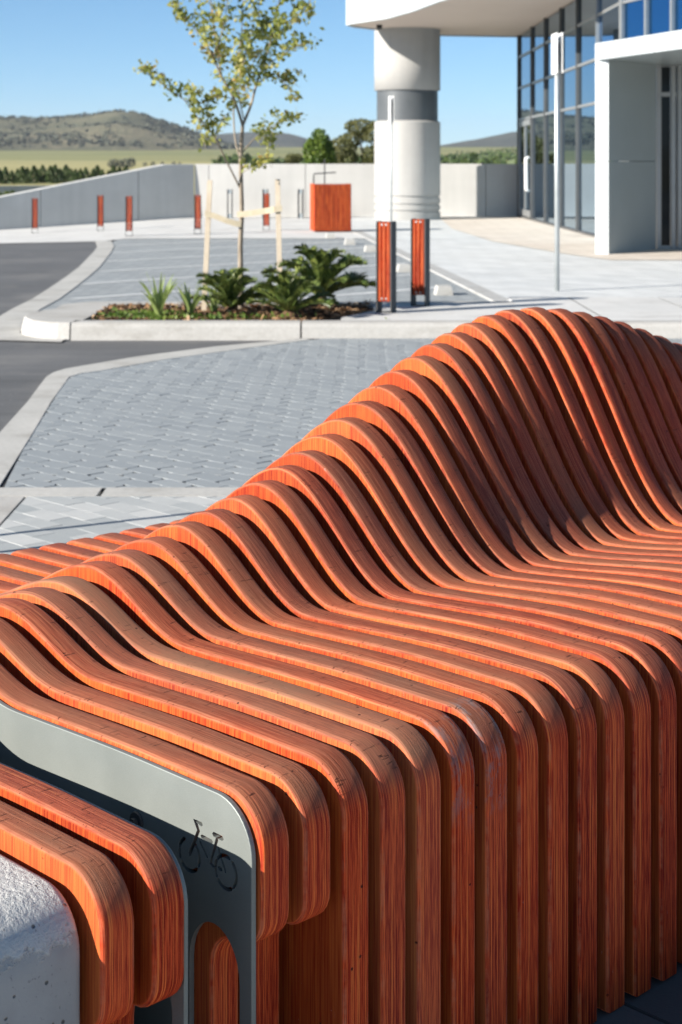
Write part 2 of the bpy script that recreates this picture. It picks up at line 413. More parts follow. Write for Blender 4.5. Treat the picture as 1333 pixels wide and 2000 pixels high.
LEAF_GUM = leaf_mat('gum_leaves', [(0.0, (0.045, 0.06, 0.02)), (0.5, (0.11, 0.12, 0.04)), (1.0, (0.18, 0.165, 0.06))], 0.25, 0.6, 0.8)
LEAF_SHRUB = leaf_mat('bright_shrub_leaves', [(0.0, (0.04, 0.08, 0.014)), (0.5, (0.11, 0.18, 0.03)), (1.0, (0.23, 0.29, 0.05))], 0.35, 0.5, 2.0)
LEAF_PINE = leaf_mat('young_pine_needles', [(0.0, (0.022, 0.04, 0.012)), (0.5, (0.05, 0.085, 0.022)), (1.0, (0.09, 0.125, 0.03))], 0.2, 0.6, 1.0)
LEAF_SCRUB = leaf_mat('hill_scrub', [(0.0, (0.045, 0.055, 0.04)), (0.6, (0.075, 0.085, 0.06)), (1.0, (0.11, 0.11, 0.08))], 0.0, 0.9)
LEAF_CYCAD = leaf_mat('cycad_leaflets', [(0.0, (0.035, 0.065, 0.02)), (0.55, (0.095, 0.145, 0.035)), (1.0, (0.32, 0.35, 0.09))], 0.25, 0.35, None, 0.5)
LEAF_FLAX = leaf_mat('flax_blades', [(0.0, (0.14, 0.22, 0.05)), (0.5, (0.27, 0.36, 0.11)), (1.0, (0.48, 0.52, 0.24))], 0.35, 0.45)

# ------------------------------------------------------------------ the land: terrain, hills
def zfield(r):
    rs = [0, 44, 60, 100, 150, 250, 400, 600, 1000, 1500, 2500, 6000]
    zs = [-0.35, -0.35, -0.6, -1.2, -0.75, -0.37, -0.4, -0.5, 3.2, 14.0, 26.0, 40.0]
    return np.interp(r, rs, zs)
def noise1(seed, n, amp):
    g = np.random.default_rng(seed); k = np.arange(1, 9)
    ph = g.uniform(0, 6.28, 8); x = np.linspace(0, 6.28, n)
    return amp * sum(np.sin(x[:, None] * k * 3.1 + ph)[:, i] / k[i] for i in range(8))
def field_mat():
    g = NT('dry_grassland'); c = g.coord('Object'); x, y, z = g.sep(c)
    d = g.n('ShaderNodeVectorMath', operation='LENGTH'); g.L(c, d.inputs[0]); dist = d.outputs['Value']
    pn = g.noise(g.mapping(c, (0.004, 0.006, 0)), 1.0, 4, 0.55)
    fn = g.noise(g.mapping(c, (0.02, 0.035, 0)), 1.0, 5, 0.65)
    ff = g.noise(c, 0.5, 3)
    k = g.math('ADD', g.math('MULTIPLY', pn, 0.6), g.math('ADD', g.math('MULTIPLY', fn, 0.3), g.math('MULTIPLY', ff, 0.1)))
    dry = g.ramp(k, [(0.3, (0.26, 0.255, 0.115)), (0.55, (0.37, 0.335, 0.16)), (0.75, (0.43, 0.37, 0.20))])
    grn = g.ramp(k, [(0.3, (0.17, 0.19, 0.085)), (0.7, (0.29, 0.275, 0.125))])
    far = g.smooth(g.math('ADD', dist, g.math('MULTIPLY', g.math('SUBTRACT', pn, 0.5), 900.0)), 850, 1100)
    cc = g.mix(far, dry, grn)
    return g.fin(cc, 0.95, 0, 0.1)
FIELD = field_mat()
def hill_mat(name, a, b, c3):
    g = NT(name); c = g.coord('Object')
    n = g.noise(g.mapping(c, (0.006, 0.006, 0.012)), 1.0, 5, 0.62); m = g.noise(g.mapping(c, (0.03, 0.03, 0.05)), 1.0, 5, 0.7)
    f = g.noise(g.mapping(c, (0.16, 0.16, 0.2)), 1.0, 4, 0.7)
    k = g.math('ADD', g.math('MULTIPLY', n, 0.4), g.math('ADD', g.math('MULTIPLY', m, 0.35), g.math('MULTIPLY', f, 0.25)))
    cc = g.ramp(k, [(0.36, a), (0.5, b), (0.64, c3)])
    g.bump(f, 1.0, 4.0)
    return g.fin(cc, 0.95, 0, 0.1)
HILL_N = hill_mat('scrubby_hillside', (0.07, 0.08, 0.052), (0.14, 0.138, 0.09), (0.225, 0.195, 0.13))
HILL_F = hill_mat('far_wooded_hillside', (0.06, 0.07, 0.062), (0.09, 0.098, 0.085), (0.16, 0.15, 0.12))

def terrain():
    rs = np.array([0.5, 20, 44, 52, 60, 75, 100, 125, 150, 180, 215, 250, 320, 400, 500, 600, 800, 1000, 1250, 1500, 1900, 2500, 4000, 6000.0])
    na = 180; a = np.linspace(0, 2 * np.pi, na, endpoint=False)
    v = []; 
    for r in rs:
        z = zfield(r)
        for t in a:
            dz = 0.0 if r < 300 else (r - 300) * 0.0012 * math.sin(5 * t + r * 0.004) * (1 if r < 3000 else 0.3)
            v.append((r * math.sin(t), r * math.cos(t), z + dz))
    f = [(i * na + j, i * na + (j + 1) % na, (i + 1) * na + (j + 1) % na, (i + 1) * na + j) for i in range(len(rs) - 1) for j in range(na)]
    f.append(tuple(range(na - 1, -1, -1)))
    f = [q[::-1] for q in f]
    me = bpy.data.meshes.new('terrain'); me.from_pydata(v, [], f); me.materials.append(FIELD); me.shade_smooth()
    return tag(link('terrain', me), kind='structure')
terrain()

def ridge_hill(name, px, py, Rr, Rbase, mat, seed, rough=3.0, back=900):
    xs = np.arange(px[0], px[-1] + 1, 14.0); ny = np.interp(xs, px, py)
    # smooth the table
    k = np.exp(-np.linspace(-2, 2, 9) ** 2); k /= k.sum(); ny = np.convolve(np.pad(ny, 4, mode='edge'), k, 'valid')
    zr = EYE + (HOR - ny) / FPX * Rr
    nv = 34; g = np.random.default_rng(seed)
    ph = g.uniform(0, 6.28, (6, 3)); V = []
    for j in range(nv):
        s = j / (nv - 10)
        if s <= 1: r = Rbase + (Rr - Rbase) * s; h = (s * s * (3 - 2 * s)) ** 0.8
        else:
            q = (j - (nv - 10)) / 9; r = Rr + back * q; h = (1 - q * q) 
        zb = zfield(r) - 3
        for i, x in enumerate(xs):
            X = (x - 667) / FPX * r
            n = sum(math.sin(X * 0.011 * (m + 1) + r * 0.009 * (m + 1) * ph[m, 2] / 3 + ph[m, 0]) * math.sin(r * 0.013 * (m + 1) + ph[m, 1]) / (m + 1) for m in range(6))
            hh = max(zr[i] - zb, 0)
            V.append((X, r, zb + hh * h + n * rough * min(1, hh / 25) * (4 * s * (1 - s) if s <= 1 else 0.0)))
    m = len(xs)
    F = [(j * m + i, j * m + i + 1, (j + 1) * m + i + 1, (j + 1) * m + i) for j in range(nv - 1) for i in range(m - 1)]
    me = bpy.data.meshes.new(name); me.from_pydata(V, [], F); me.materials.append(mat); me.shade_smooth()
    o = tag(link(name, me), kind='structure')
    return o, np.array(V).reshape(nv, m, 3)
big_hill, HV = ridge_hill('hill', [-1500, -900, -500, -200, 0, 60, 100, 130, 160, 190, 210, 225, 250, 280, 330, 380, 420, 460, 500, 560],
    [262, 250, 262, 244, 236, 240, 236, 231, 230, 227, 221, 217, 219, 227, 244, 260, 276, 288, 297, 306], 2100, 1480, HILL_N, 3, 5.0)
ridge_hill('hill', [-2400, -1200, -300, 300, 420, 490, 560, 600, 640, 700, 780, 865, 900, 930, 960, 990, 1020, 1100, 1250, 1500, 2200, 3600],
    [270, 255, 275, 280, 268, 262, 263, 271, 284, 290, 290, 286, 281, 276, 270, 262, 261, 268, 276, 270, 262, 280], 3300, 2350, HILL_F, 5, 6.0)

# ------------------------------------------------------------------ foliage helpers
def leaf_quads(centers, size, n_rng, aspect=0.6, jitter=0.35, up=0.0):
    """one bent quad per centre, random orientation"""
    n = len(centers)
    d = n_rng.normal(size=(n, 3)); d[:, 2] += up; d /= np.linalg.norm(d, axis=1)[:, None]
    e = np.cross(d, n_rng.normal(size=(n, 3))); e /= np.linalg.norm(e, axis=1)[:, None]
    s = (size * (1 + jitter * n_rng.uniform(-1, 1, n)))[:, None]
    a, b = d * s * 0.5, e * s * aspect * 0.5
    v = np.stack([centers - a, centers + b, centers + a, centers - b], 1).reshape(-1, 3)
    return v
def quads_mesh(name, v, mat):
    n = len(v) // 4
    me = bpy.data.meshes.new(name); me.vertices.add(len(v)); me.vertices.foreach_set('co', v.astype(np.float32).ravel())
    me.loops.add(n * 4); me.loops.foreach_set('vertex_index', np.arange(n * 4, dtype=np.int32))
    me.polygons.add(n); me.polygons.foreach_set('loop_start', np.arange(0, n * 4, 4, dtype=np.int32))
    me.polygons.foreach_set('loop_total', np.full(n, 4, dtype=np.int32))
    me.update(calc_edges=True); me.materials.append(mat)
    return me
def clump_cloud(g, blobs, n, shell=0.55):
    """points in a set of ellipsoid blobs (x,y,z,rx,ry,rz), denser near the surface"""
    w_ = np.array([b[3] * b[4] * b[5] for b in blobs]) ** 0.7; w_ /= w_.sum()
    idx = g.choice(len(blobs), n, p=w_); B = np.array(blobs)[idx]
    d = g.normal(size=(n, 3)); d /= np.linalg.norm(d, axis=1)[:, None]
    r = shell + (1 - shell) * g.uniform(0, 1, n) ** 0.7
    return B[:, :3] + d * B[:, 3:] * r[:, None]

# scrub on the near hillside, one mass nobody could count
def scrub():
    g = np.random.default_rng(12); pts = []; nv, m, _ = HV.shape
    ph = g.uniform(0, 6.28, 8)
    while len(pts) < 2600:
        j = int(g.integers(3, nv - 9)); i = int(g.integers(0, m - 1)); s = j / (nv - 10)
        p = HV[j, i] + (HV[j, i + 1] - HV[j, i]) * g.uniform() + (HV[j + 1, i] - HV[j, i]) * g.uniform()
        if p[2] < 16: continue
        dens = math.sin(p[0] * 0.018 + ph[0]) * math.sin(p[1] * 0.02 + ph[1]) + 0.6 * math.sin(p[0] * 0.051 + p[1] * 0.043 + ph[2])
        if g.uniform() > 0.25 + 0.5 * dens + (0.35 if s < 0.35 else 0): continue
        pts.append(p)
    C = []
    for p in pts:
        k = 9; h = g.uniform(1.2, 3.2)
        C.append(p + g.normal(size=(k, 3)) * np.array([h * 0.7, h * 0.7, h * 0.35]) + np.array([0, 0, h * 0.5]))
    v = leaf_quads(np.concatenate(C), 3.0, g, 0.85)
    tag(link('hillside_scrub', quads_mesh('hillside_scrub', v, LEAF_SCRUB)), 'dark scrub scattered over the rounded hill', 'scrub', kind='stuff')
scrub()

def simple_tree(name, label, cat, loc, blobs, n, size, leaf, bark, trunk_pts, rads, group=None, seed=1, limbs=(), scale=1.0):
    g = np.random.default_rng(seed)
    root = tag(empty(name, loc), label, cat, group); root.scale = (scale,) * 3
    b = MB(); b.tube(trunk_pts, rads, 7); b.build('trunk', bark, root, True)
    for lp, lr in limbs:
        q = MB(); q.tube(lp, lr, 6); q.build('limb', bark, root, True)
    v = leaf_quads(clump_cloud(g, blobs, n), size, g, 0.62)
    link('crown', quads_mesh('crown', v, leaf), root)
    return root

ORD = ['first', 'second', 'third', 'fourth', 'fifth', 'sixth', 'seventh', 'eighth']
# lone trees on the hill's skyline
for k, (px, sz) in enumerate([(-20, 9), (8, 8), (38, 9), (60, 6), (87, 8), (160, 5), (174, 7), (330, 4)]):
    j = HV.shape[0] - 10; i = int((px + 1500) / 14); p = HV[j, i]
    h = sz * 1.0
    lab = 'dark tree on the skyline of the rounded hill, ' + ORD[k] + ' from the left'
    simple_tree('hilltop_tree', lab, 'tree', tuple(p), [(0, 0, h * 0.6, h * 0.45, h * 0.45, h * 0.38), (h * 0.3, 0, h * 0.5, h * 0.3, h * 0.3, h * 0.25)],
        160, h * 0.22, LEAF_SCRUB, BARK, [(0, 0, -1), (0, 0, h * 0.5)], [0.3, 0.2], 'lone trees along the hilltop', 40 + k)

# young pines in a dense row beyond the ramp wall
def pine_mesh(seed):
    g = np.random.default_rng(seed); h = 1.0
    n = 420; t = g.uniform(0.04, 1, n) ** 0.9; a = g.uniform(0, 6.28, n); r = (1 - t) ** 0.75 * 0.40 * g.uniform(0.55, 1.1, n)
    c = np.stack([np.cos(a) * r, np.sin(a) * r, t * h], 1)
    v = leaf_quads(c, 0.16, g, 0.5)
    return quads_mesh('crown', v, LEAF_PINE)
pm = [pine_mesh(s) for s in (1, 2, 3)]
tb = MB(); tb.tube([(0, 0, -0.3), (0, 0, 0.8)], [0.03, 0.01], 5); pine_trunk = tb.mesh('trunk', BARK)
first = None
for k in range(34):
    px = -60 + k * 10.5 + random.uniform(-3, 3); r = 158 + random.uniform(-5, 9)
    h = 1.50 + random.uniform(-0.2, 0.28) + (0.12 if 80 < px < 150 else 0)
    p = Vector(((px - 667) / FPX * r, r, zfield(r) - 0.05))
    root = tag(empty('young_pine', p, random.uniform(0, 6)), 'young green pine standing in the dense row beyond the sloping wall', 'tree', 'young pines in the row beyond the wall')
    root.scale = (h * 1.1, h * 1.1, h)
    link('crown', pm[k % 3], root); link('trunk', pine_trunk, root)

# small dark windbreak trees out on the dry field
for k, (px, r, h) in enumerate([(218, 560, 3.2), (226, 560, 3.6), (236, 565, 3.4), (247, 560, 3.8), (257, 558, 4.0), (284, 640, 2.2), (300, 640, 2.4), (318, 650, 2.2), (340, 655, 2.2), (352, 655, 2.0)]):
    p = ((px - 667) / FPX * r, r, float(zfield(r)) - 0.1)
    near = px < 270
    simple_tree('windbreak_tree', ('dark bare tree in the clump on the dry field, ' + ORD[k] + ' from the left') if near else ('low dark tree just above the sloping wall top, ' + ORD[k - 5] + ' from the left'), 'tree', p,
        [(0, 0, h * 0.55, h * 0.42, h * 0.42, h * 0.45)], 130, h * 0.2, LEAF_SCRUB, BARK, [(0, 0, -0.3), (0.05, 0, h * 0.6)], [0.14, 0.05],
        'dark clump of trees on the field' if near else 'low trees above the wall top', 70 + k)

# gum tree, bright shrub and small bush behind the white wall
gl = P(694, 330, 62)
simple_tree('gum_tree', 'spreading gum tree with pale bare limbs behind the white wall', 'tree', (gl.x, 62, -0.6),
    [(-0.45, 0, 2.05, 0.55, 0.6, 0.36), (0.15, 0.1, 2.75, 0.5, 0.5, 0.28), (0.62, 0, 2.55, 0.42, 0.5, 0.4), (0.55, -0.1, 1.75, 0.38, 0.5, 0.4), (-0.7, 0.1, 1.5, 0.4, 0.4, 0.3),
     (-0.1, 0.2, 2.35, 0.45, 0.5, 0.25), (-0.2, -0.2, 1.75, 0.35, 0.3, 0.22), (0.95, 0, 2.0, 0.4, 0.4, 0.5), (0.1, -0.1, 1.3, 0.3, 0.3, 0.2)], 8000, 0.085, LEAF_GUM, BARK_P,
    [(0.55, 0, 0), (0.42, 0, 1.0), (0.3, 0, 1.7), (0.15, 0, 2.3)], [0.09, 0.07, 0.05, 0.03], None, 5,
    [([(0.5, 0, 0.7), (0.15, -0.1, 1.35), (-0.25, -0.1, 1.9)], [0.06, 0.045, 0.02]), ([(0.45, 0, 0.9), (0.55, 0.1, 1.8), (0.7, 0, 2.5)], [0.05, 0.04, 0.02]),
     ([(0.52, 0, 0.4), (0.0, -0.2, 0.95), (-0.45, -0.2, 1.4)], [0.05, 0.035, 0.02])], 1.17)
sp_ = P(624, 330, 45)
simple_tree('leafy_shrub', 'bright green bushy young tree rising above the white wall', 'shrub', (sp_.x, 45, -0.4),
    [(0, 0, 1.75, 0.33, 0.33, 0.55), (-0.2, 0, 1.72, 0.2, 0.25, 0.34), (0.22, 0, 1.62, 0.2, 0.25, 0.4), (-0.05, 0.1, 2.0, 0.1, 0.1, 0.3), (-0.24, 0, 1.3, 0.16, 0.2, 0.3), (0.06, 0, 1.95, 0.2, 0.2, 0.22), (0, 0, 1.1, 0.3, 0.3, 0.4)], 4200, 0.085, LEAF_SHRUB, BARK,
    [(0, 0, 0), (0, 0, 1.6)], [0.05, 0.02], None, 6, (), 1.12)
bp = P(570, 330, 70)
simple_tree('small_tree', 'small olive bush on a thin stem far behind the white wall', 'tree', (bp.x, 70, -0.7),
    [(0, 0, 2.1, 0.3, 0.3, 0.26), (0.28, 0, 2.15, 0.22, 0.2, 0.2)], 700, 0.09, LEAF_GUM, BARK, [(0, 0, 0), (0.03, 0, 2.0)], [0.05, 0.03], None, 8)
# plantation on the slope at right, one wood mass
def plantation():
    g = np.random.default_rng(21); C = []
    for k in range(900):
        px = g.uniform(430, 1500); q = g.uniform(); r = 300 + 900 * q
        top = np.interp(px, [430, 600, 860, 940, 1030, 1500], [316, 316, 309, 299, 291, 285])
        py = 322 + (top - 322) * q
        z = EYE + (HOR - py) / FPX * r
        h = 2.2 + 2.2 * q
        C.append(np.array([(px - 667) / FPX * r, r, z]) + g.normal(size=(16, 3)) * np.array([h * 0.55, h * 0.5, h * 0.3]))
    v = leaf_quads(np.concatenate(C), 1.7, g, 0.8)
    tag(link('plantation', quads_mesh('plantation', v, LEAF_PINE)), 'dark green plantation covering the slope behind the wall', 'woodland', kind='stuff')
    # the slope it stands on
    V = []; F = []; pxs = list(range(380, 1620, 40))
    for j in range(8):
        q = j / 7; r = 290 + 930 * q
        for px in pxs:
            top = np.interp(px, [430, 600, 860, 940, 1030, 1500], [318, 318, 311, 301, 293, 287]); py = 323 + (top - 323) * q
            V.append(((px - 667) / FPX * r, r, EYE + (HOR - py) / FPX * r - (6 if px < 420 else 0) * 0))
    m = len(pxs)
    F = [(j * m + i, j * m + i + 1, (j + 1) * m + i + 1, (j + 1) * m + i) for j in range(7) for i in range(m - 1)]
    me = bpy.data.meshes.new('slope'); me.from_pydata(V, [], F); me.materials.append(FIELD); me.shade_smooth()
    tag(link('slope', me), kind='structure')
plantation()
# low garden wall and a palm-like plant seen over the ramp wall's low end
lw = MB(); lw.box(-5.5, 5.5, 0, 0.25, -0.6, 0.58, R(38), (-11, 44.5, 0))
tag(lw.build('low_wall', WALL_G), 'low grey concrete wall beyond the sloping ramp wall', 'wall')

# ------------------------------------------------------------------ ground sheets
def gz(x, y):
    a = min(max((-x - 3.4) / 3.8, 0), 1); b = min(max((y - 22) / 9, 0), 1)
    return -0.19 * a * b * b * (3 - 2 * b)
def drape(name, poly, z, mat, nx=24, ny=24):
    xs = [p[0] for p in poly]; ys = [p[1] for p in poly]
    bm = bmesh.new(); f = bm.faces.new([bm.verts.new((p[0], p[1], 0)) for p in poly])
    for k in range(1, nx): bmesh.ops.bisect_plane(bm, geom=bm.verts[:] + bm.edges[:] + bm.faces[:], plane_co=(min(xs) + (max(xs) - min(xs)) * k / nx, 0, 0), plane_no=(1, 0, 0))
    for k in range(1, ny): bmesh.ops.bisect_plane(bm, geom=bm.verts[:] + bm.edges[:] + bm.faces[:], plane_co=(0, min(ys) + (max(ys) - min(ys)) * k / ny, 0), plane_no=(0, 1, 0))
    for v in bm.verts: v.co.z = z + gz(v.co.x, v.co.y)
    bm.normal_update(); me = bpy.data.meshes.new(name); bm.to_mesh(me); bm.free(); me.materials.append(mat)
    if sum(p.normal.z for p in me.polygons) < 0: me.flip_normals()
    return tag(link(name, me), kind='structure')
def GG(px, py, dz):
    z = dz
    for _ in range(12): p = G(px, py, z); z = dz + gz(p.x, p.y)
    return p
def sheet(name, pts, z, mat, kind='structure', parent=None):
    me = bpy.data.meshes.new(name)
    me.from_pydata([(p[0], p[1], z if len(p) < 3 else p[2]) for p in pts], [], [tuple(range(len(pts)))]); me.materials.append(mat); me.update()
    if me.polygons[0].normal.z < 0: me.flip_normals()
    return tag(link(name, me, parent), kind=kind)
drape('road', [(-30, -25), (30, -25), (30, 43), (-30, 43)], -0.016, ASPHALT, 60, 68)
sheet('plaza', [(-9, -12), (9, -12), (9, 5.88), (-9, 5.88)], -0.0125, PLAZA)
# strip between left asphalt and the bays
SL = [(-3.72, 25.5), (-3.45, 23.9), (-3.28, 22.4), (-3.1, 20.6), (-2.95, 19.1), (-2.82, 17.4), (-2.72, 15.9), (-2.64, 14.6), (-2.62, 13.6), (-2.56, 12.4), (-2.42, 11.6)]
FP = [(1.37, 13.7), (1.16, 16.5), (0.93, 19.5), (0.55, 24.4), (0.2, 29.0)]          # left edge of the footpath
bay_pts = [(x, y) for x, y in SL[1:-1]] + [(-2.3, 12.9), (1.3, 12.9)] + FP[:4] + [(0.4, 26.3), (-3.6, 26.3)]
sheet('parking_bay_paving', bay_pts, -0.012, BAY)
def ribbon(name, pts, wid, z0, z1, mat, kind='structure', parent=None):
    L_ = []; R_ = []
    for i, p in enumerate(pts):
        a = Vector(pts[max(i - 1, 0)]); b = Vector(pts[min(i + 1, len(pts) - 1)]); d = (b - a).normalized(); n = Vector((-d.y, d.x))
        ww = wid[i] if hasattr(wid, '__len__') else wid
        L_.append(Vector(p) + n * ww / 2); R_.append(Vector(p) - n * ww / 2)
    m = len(pts); v = [(p.x, p.y, z1) for p in L_] + [(p.x, p.y, z1) for p in R_] + [(p.x, p.y, z0) for p in L_] + [(p.x, p.y, z0) for p in R_]
    f = []
    for i in range(m - 1):
        f += [(i, m + i, m + i + 1, i + 1), (2 * m + i, i, i + 1, 2 * m + i + 1), (m + i, 3 * m + i, 3 * m + i + 1, m + i + 1)]
    f += [(0, 2 * m, 3 * m, m), (m - 1, 2 * m - 1, 4 * m - 1, 3 * m - 1)]
    me = bpy.data.meshes.new(name); me.from_pydata(v, [], f); me.materials.append(mat); me.update()
    o = link(name, me, parent)
    return tag(o, kind=kind) if kind else o
ribbon('edge_strip', SL, 0.24, -0.029, -0.006, CONC_STRIP)
# bay lines at 45 degrees
bl = None
for c in (15.0, 17.0, 19.0, 21.0, 23.1, 25.3, 27.4):
    pts = []
    x = -4.0
    while x < 1.6:
        y = 1.0 * x + c
        left = np.interp(y, [p[1] for p in SL[::-1]], [p[0] for p in SL[::-1]]) + 0.14
        right = np.interp(y, [p[1] for p in FP], [p[0] for p in FP]) - 0.1
        if 13.05 < y < 26.1 and left < x < right: pts.append((x, y))
        x += 0.1
    if len(pts) > 3: sheet('bay_line', [(pts[0][0] + 0.02, pts[0][1] - 0.03), (pts[-1][0] + 0.025, pts[-1][1] - 0.025), (pts[-1][0] - 0.025, pts[-1][1] + 0.025), (pts[0][0] - 0.03, pts[0][1] + 0.02)], -0.0085, LINE)
# far plaza strip in front of the walls
drape('far_footpath', [(-14, 24.2), (-3.75, 25.45), (-3.5, 26.3), (0.42, 26.3), (0.2, 29), (0.1, 31), (4.2, 40), (-14, 40)], -0.005, PATHC, 30, 30)
# right-hand footpath, gently falling to the building
def path_z(y): return float(np.interp(y, [11, 13.39, 13.4, 20, 45], [0.105, 0.105, 0.003, 0.001, 0.0]))
def footpath():
    rows = [13.4, 13.7, 15, 16.5, 18, 19.5, 22, 24.4, 26.5, 29, 34, 40]
    V = []; F = []
    fx = lambda y: float(np.interp(y, [p[1] for p in FP], [p[0] for p in FP]))
    cols = 8
    for y in rows:
        x0 = fx(y) if y > 13.7 else 1.37
        for j in range(cols): V.append((x0 + (12 - x0) * j / (cols - 1), y, path_z(y)))
    for i in range(len(rows) - 1):
        for j in range(cols - 1): F.append((i * cols + j, i * cols + j + 1, (i + 1) * cols + j + 1, (i + 1) * cols + j))
    # small side face along the bays
    k0 = len(V)
    for y in rows: V.append((fx(y) if y > 13.7 else 1.37, y, -0.03))
    for i in range(len(rows) - 1): F.append((i * cols, (i + 1) * cols, k0 + i + 1, k0 + i))
    me = bpy.data.meshes.new('footpath'); me.from_pydata(V, [], F); me.materials.append(PATH); me.update()
    tag(link('footpath', me), kind='structure')
    # tan apron near the glass wall
    pts = [(2.2, 36.8), (2.05, 30), (2.35, 25), (3.0, 21.5), (3.35, 20.2), (6.5, 20.2), (6.5, 36.8)]
    sheet('apron', [(x, y, path_z(y) + 0.006) for x, y in pts], 0, TAN)
    # pale edging along the bays
    n = len(FP)
    V = [(x + dx, y, path_z(y) + 0.003) for s, dx in ((0, 0.0), (1, 0.16)) for x, y in FP] + [(x - 0.004, y, -0.03) for x, y in FP]
    F = [(i, n + i, n + i + 1, i + 1) for i in range(n - 1)] + [(2 * n + i, i, i + 1, 2 * n + i + 1) for i in range(n - 1)]
    me = bpy.data.meshes.new('path_edging'); me.from_pydata(V, [], F); me.materials.append(EDGING); me.update()
    tag(link('path_edging', me), kind='structure')
footpath()

# ------------------------------------------------------------------ garden island with kerb
ZT = 0.105
BEDF = [(-1.80, 11.78), (-1.68, 11.46), (-1.5, 11.41), (-0.24, 11.40), (0.0, 11.6), (0.27, 12.25), (0.20, 12.78), (-1.78, 12.80)]
def island():
    kroot = tag(empty('kerb', (0, 11.2, 0)), kind='structure')
    # kerb stones along the front: each its own piece, 8 mm joints
    segs = [(-1.86, -0.282), (-0.27, 1.50), (1.512, 3.2), (3.212, 5.2), (5.212, 7.4)]
    for a, b in segs:
        m = MB(); ft = 11.225; bk = 11.40
        prof = [(11.2, -0.03), (ft - 0.005, ZT - 0.03), (ft + 0.006, ZT - 0.01), (ft + 0.03, ZT), (bk, ZT), (bk, -0.03)]
        n = len(prof); v = [(x, y, z) for x in (a, b) for y, z in prof]
        f = [(i, i + 1, n + i + 1, n + i) for i in range(n - 1)] + [tuple(range(n - 1, -1, -1)), tuple(range(n, 2 * n))]
        m.add([(x, y - 11.2, z) for x, y, z in v], f); m.build('kerb_stone', CONC, kroot)
    # rounded nose at the left end
    cx, cy, r0 = -1.872, 11.86, 0.45
    out = []
    for k in range(13):
        t = R(270 - k * 180 / 12 * 0.75)
        out.append((cx + 0.42 * math.cos(t) * 1.0, cy + (cy - 11.225) * math.sin(t)))
    out2 = out + [(cx - 0.30, 12.7), (cx - 0.1, 12.96), (-1.6, 12.96), (-1.6, 12.80), (-1.78, 12.80), (-1.80, 11.78), (cx + 0.06, 11.40)]
    out2 = [(x, y) for x, y in out2]
    m = MB(); n = len(out2)
    bot = []
    for i, (x, y) in enumerate(out2):
        if i < 13: d = Vector((x - cx, y - cy)).normalized() * 0.025; bot.append((x + d.x, y + d.y))
        else: bot.append((x, y))
    v = [(x, y - 11.2, -0.03) for x, y in bot] + [(x, y - 11.2, ZT - 0.012) for x, y in out2] + \
        [((x - cx) * (0.97 if i < 13 else 1) + cx, (y - cy) * (0.97 if i < 13 else 1) + cy - 11.2, ZT) for i, (x, y) in enumerate(out2)]
    f = [tuple(range(3 * n - 1, 2 * n - 1, -1))]
    for k in (0, 1): f += [(k * n + (i + 1) % n, k * n + i, (k + 1) * n + i, (k + 1) * n + (i + 1) % n) for i in range(n)]
    m.add(v, f); m.build('kerb_nose', CONC, kroot)
    # back kerb
    m = MB(); m.box(-1.595, 1.366, 12.80 - 11.2, 12.96 - 11.2, -0.03, ZT); m.build('kerb_stone', CONC, kroot)
    # footway slab to the right of the bed, one cast slab with saw cuts
    sl_ = [(0.0, 11.603), (0.0, 11.403), (1.86, 11.403), (1.86, 13.4), (1.37, 13.4), (1.37, 12.797), (0.20, 12.797), (0.275, 12.25)]
    s1 = MB(); s1.prism(sl_[::-1] if False else sl_, -0.03, ZT - 0.001); 
    tag(s1.build('footpath_slab', PATHC), kind='structure')
    a = R(24)
    s2 = MB(); s2.prism([(1.875, 11.403), (2.6, 11.403), (2.6, 13.4), (1.875, 13.4)], -0.03, ZT - 0.001)
    s3 = MB(); s3.prism([(2.612, 11.403), (4.4, 11.403), (4.4, 13.4), (2.612, 13.4)], -0.03, ZT - 0.001)
    s4 = MB(); s4.prism([(4.412, 11.403), (12, 11.403), (12, 13.4), (4.412, 13.4)], -0.03, ZT - 0.001)
    for q in (s2, s3, s4): tag(q.build('footpath_slab', PATHC), kind='structure')
    jb = MB()
    for x in (1.8675, 2.606, 4.406): jb.box(x - 0.009, x + 0.009, 11.41, 13.39, -0.03, ZT - 0.0025)
    tag(jb.build('slab_joint', JOINT), kind='structure')
    sheet('garden_bed', BEDF, 0.078, SOIL)
    # gutter apron round the nose
    ap = [(-2.95, 11.5), (-2.6, 11.22), (-1.9, 11.04), (-1.9, 11.19)] + [(cx + 0.45 * math.cos(R(270 - k * 135 / 8)), cy + 0.66 * math.sin(R(270 - k * 135 / 8))) for k in range(9)] + [(-2.5, 13.0), (-2.75, 12.5)]
    sheet('gutter_apron', ap, -0.007, CONC_STRIP)
island()

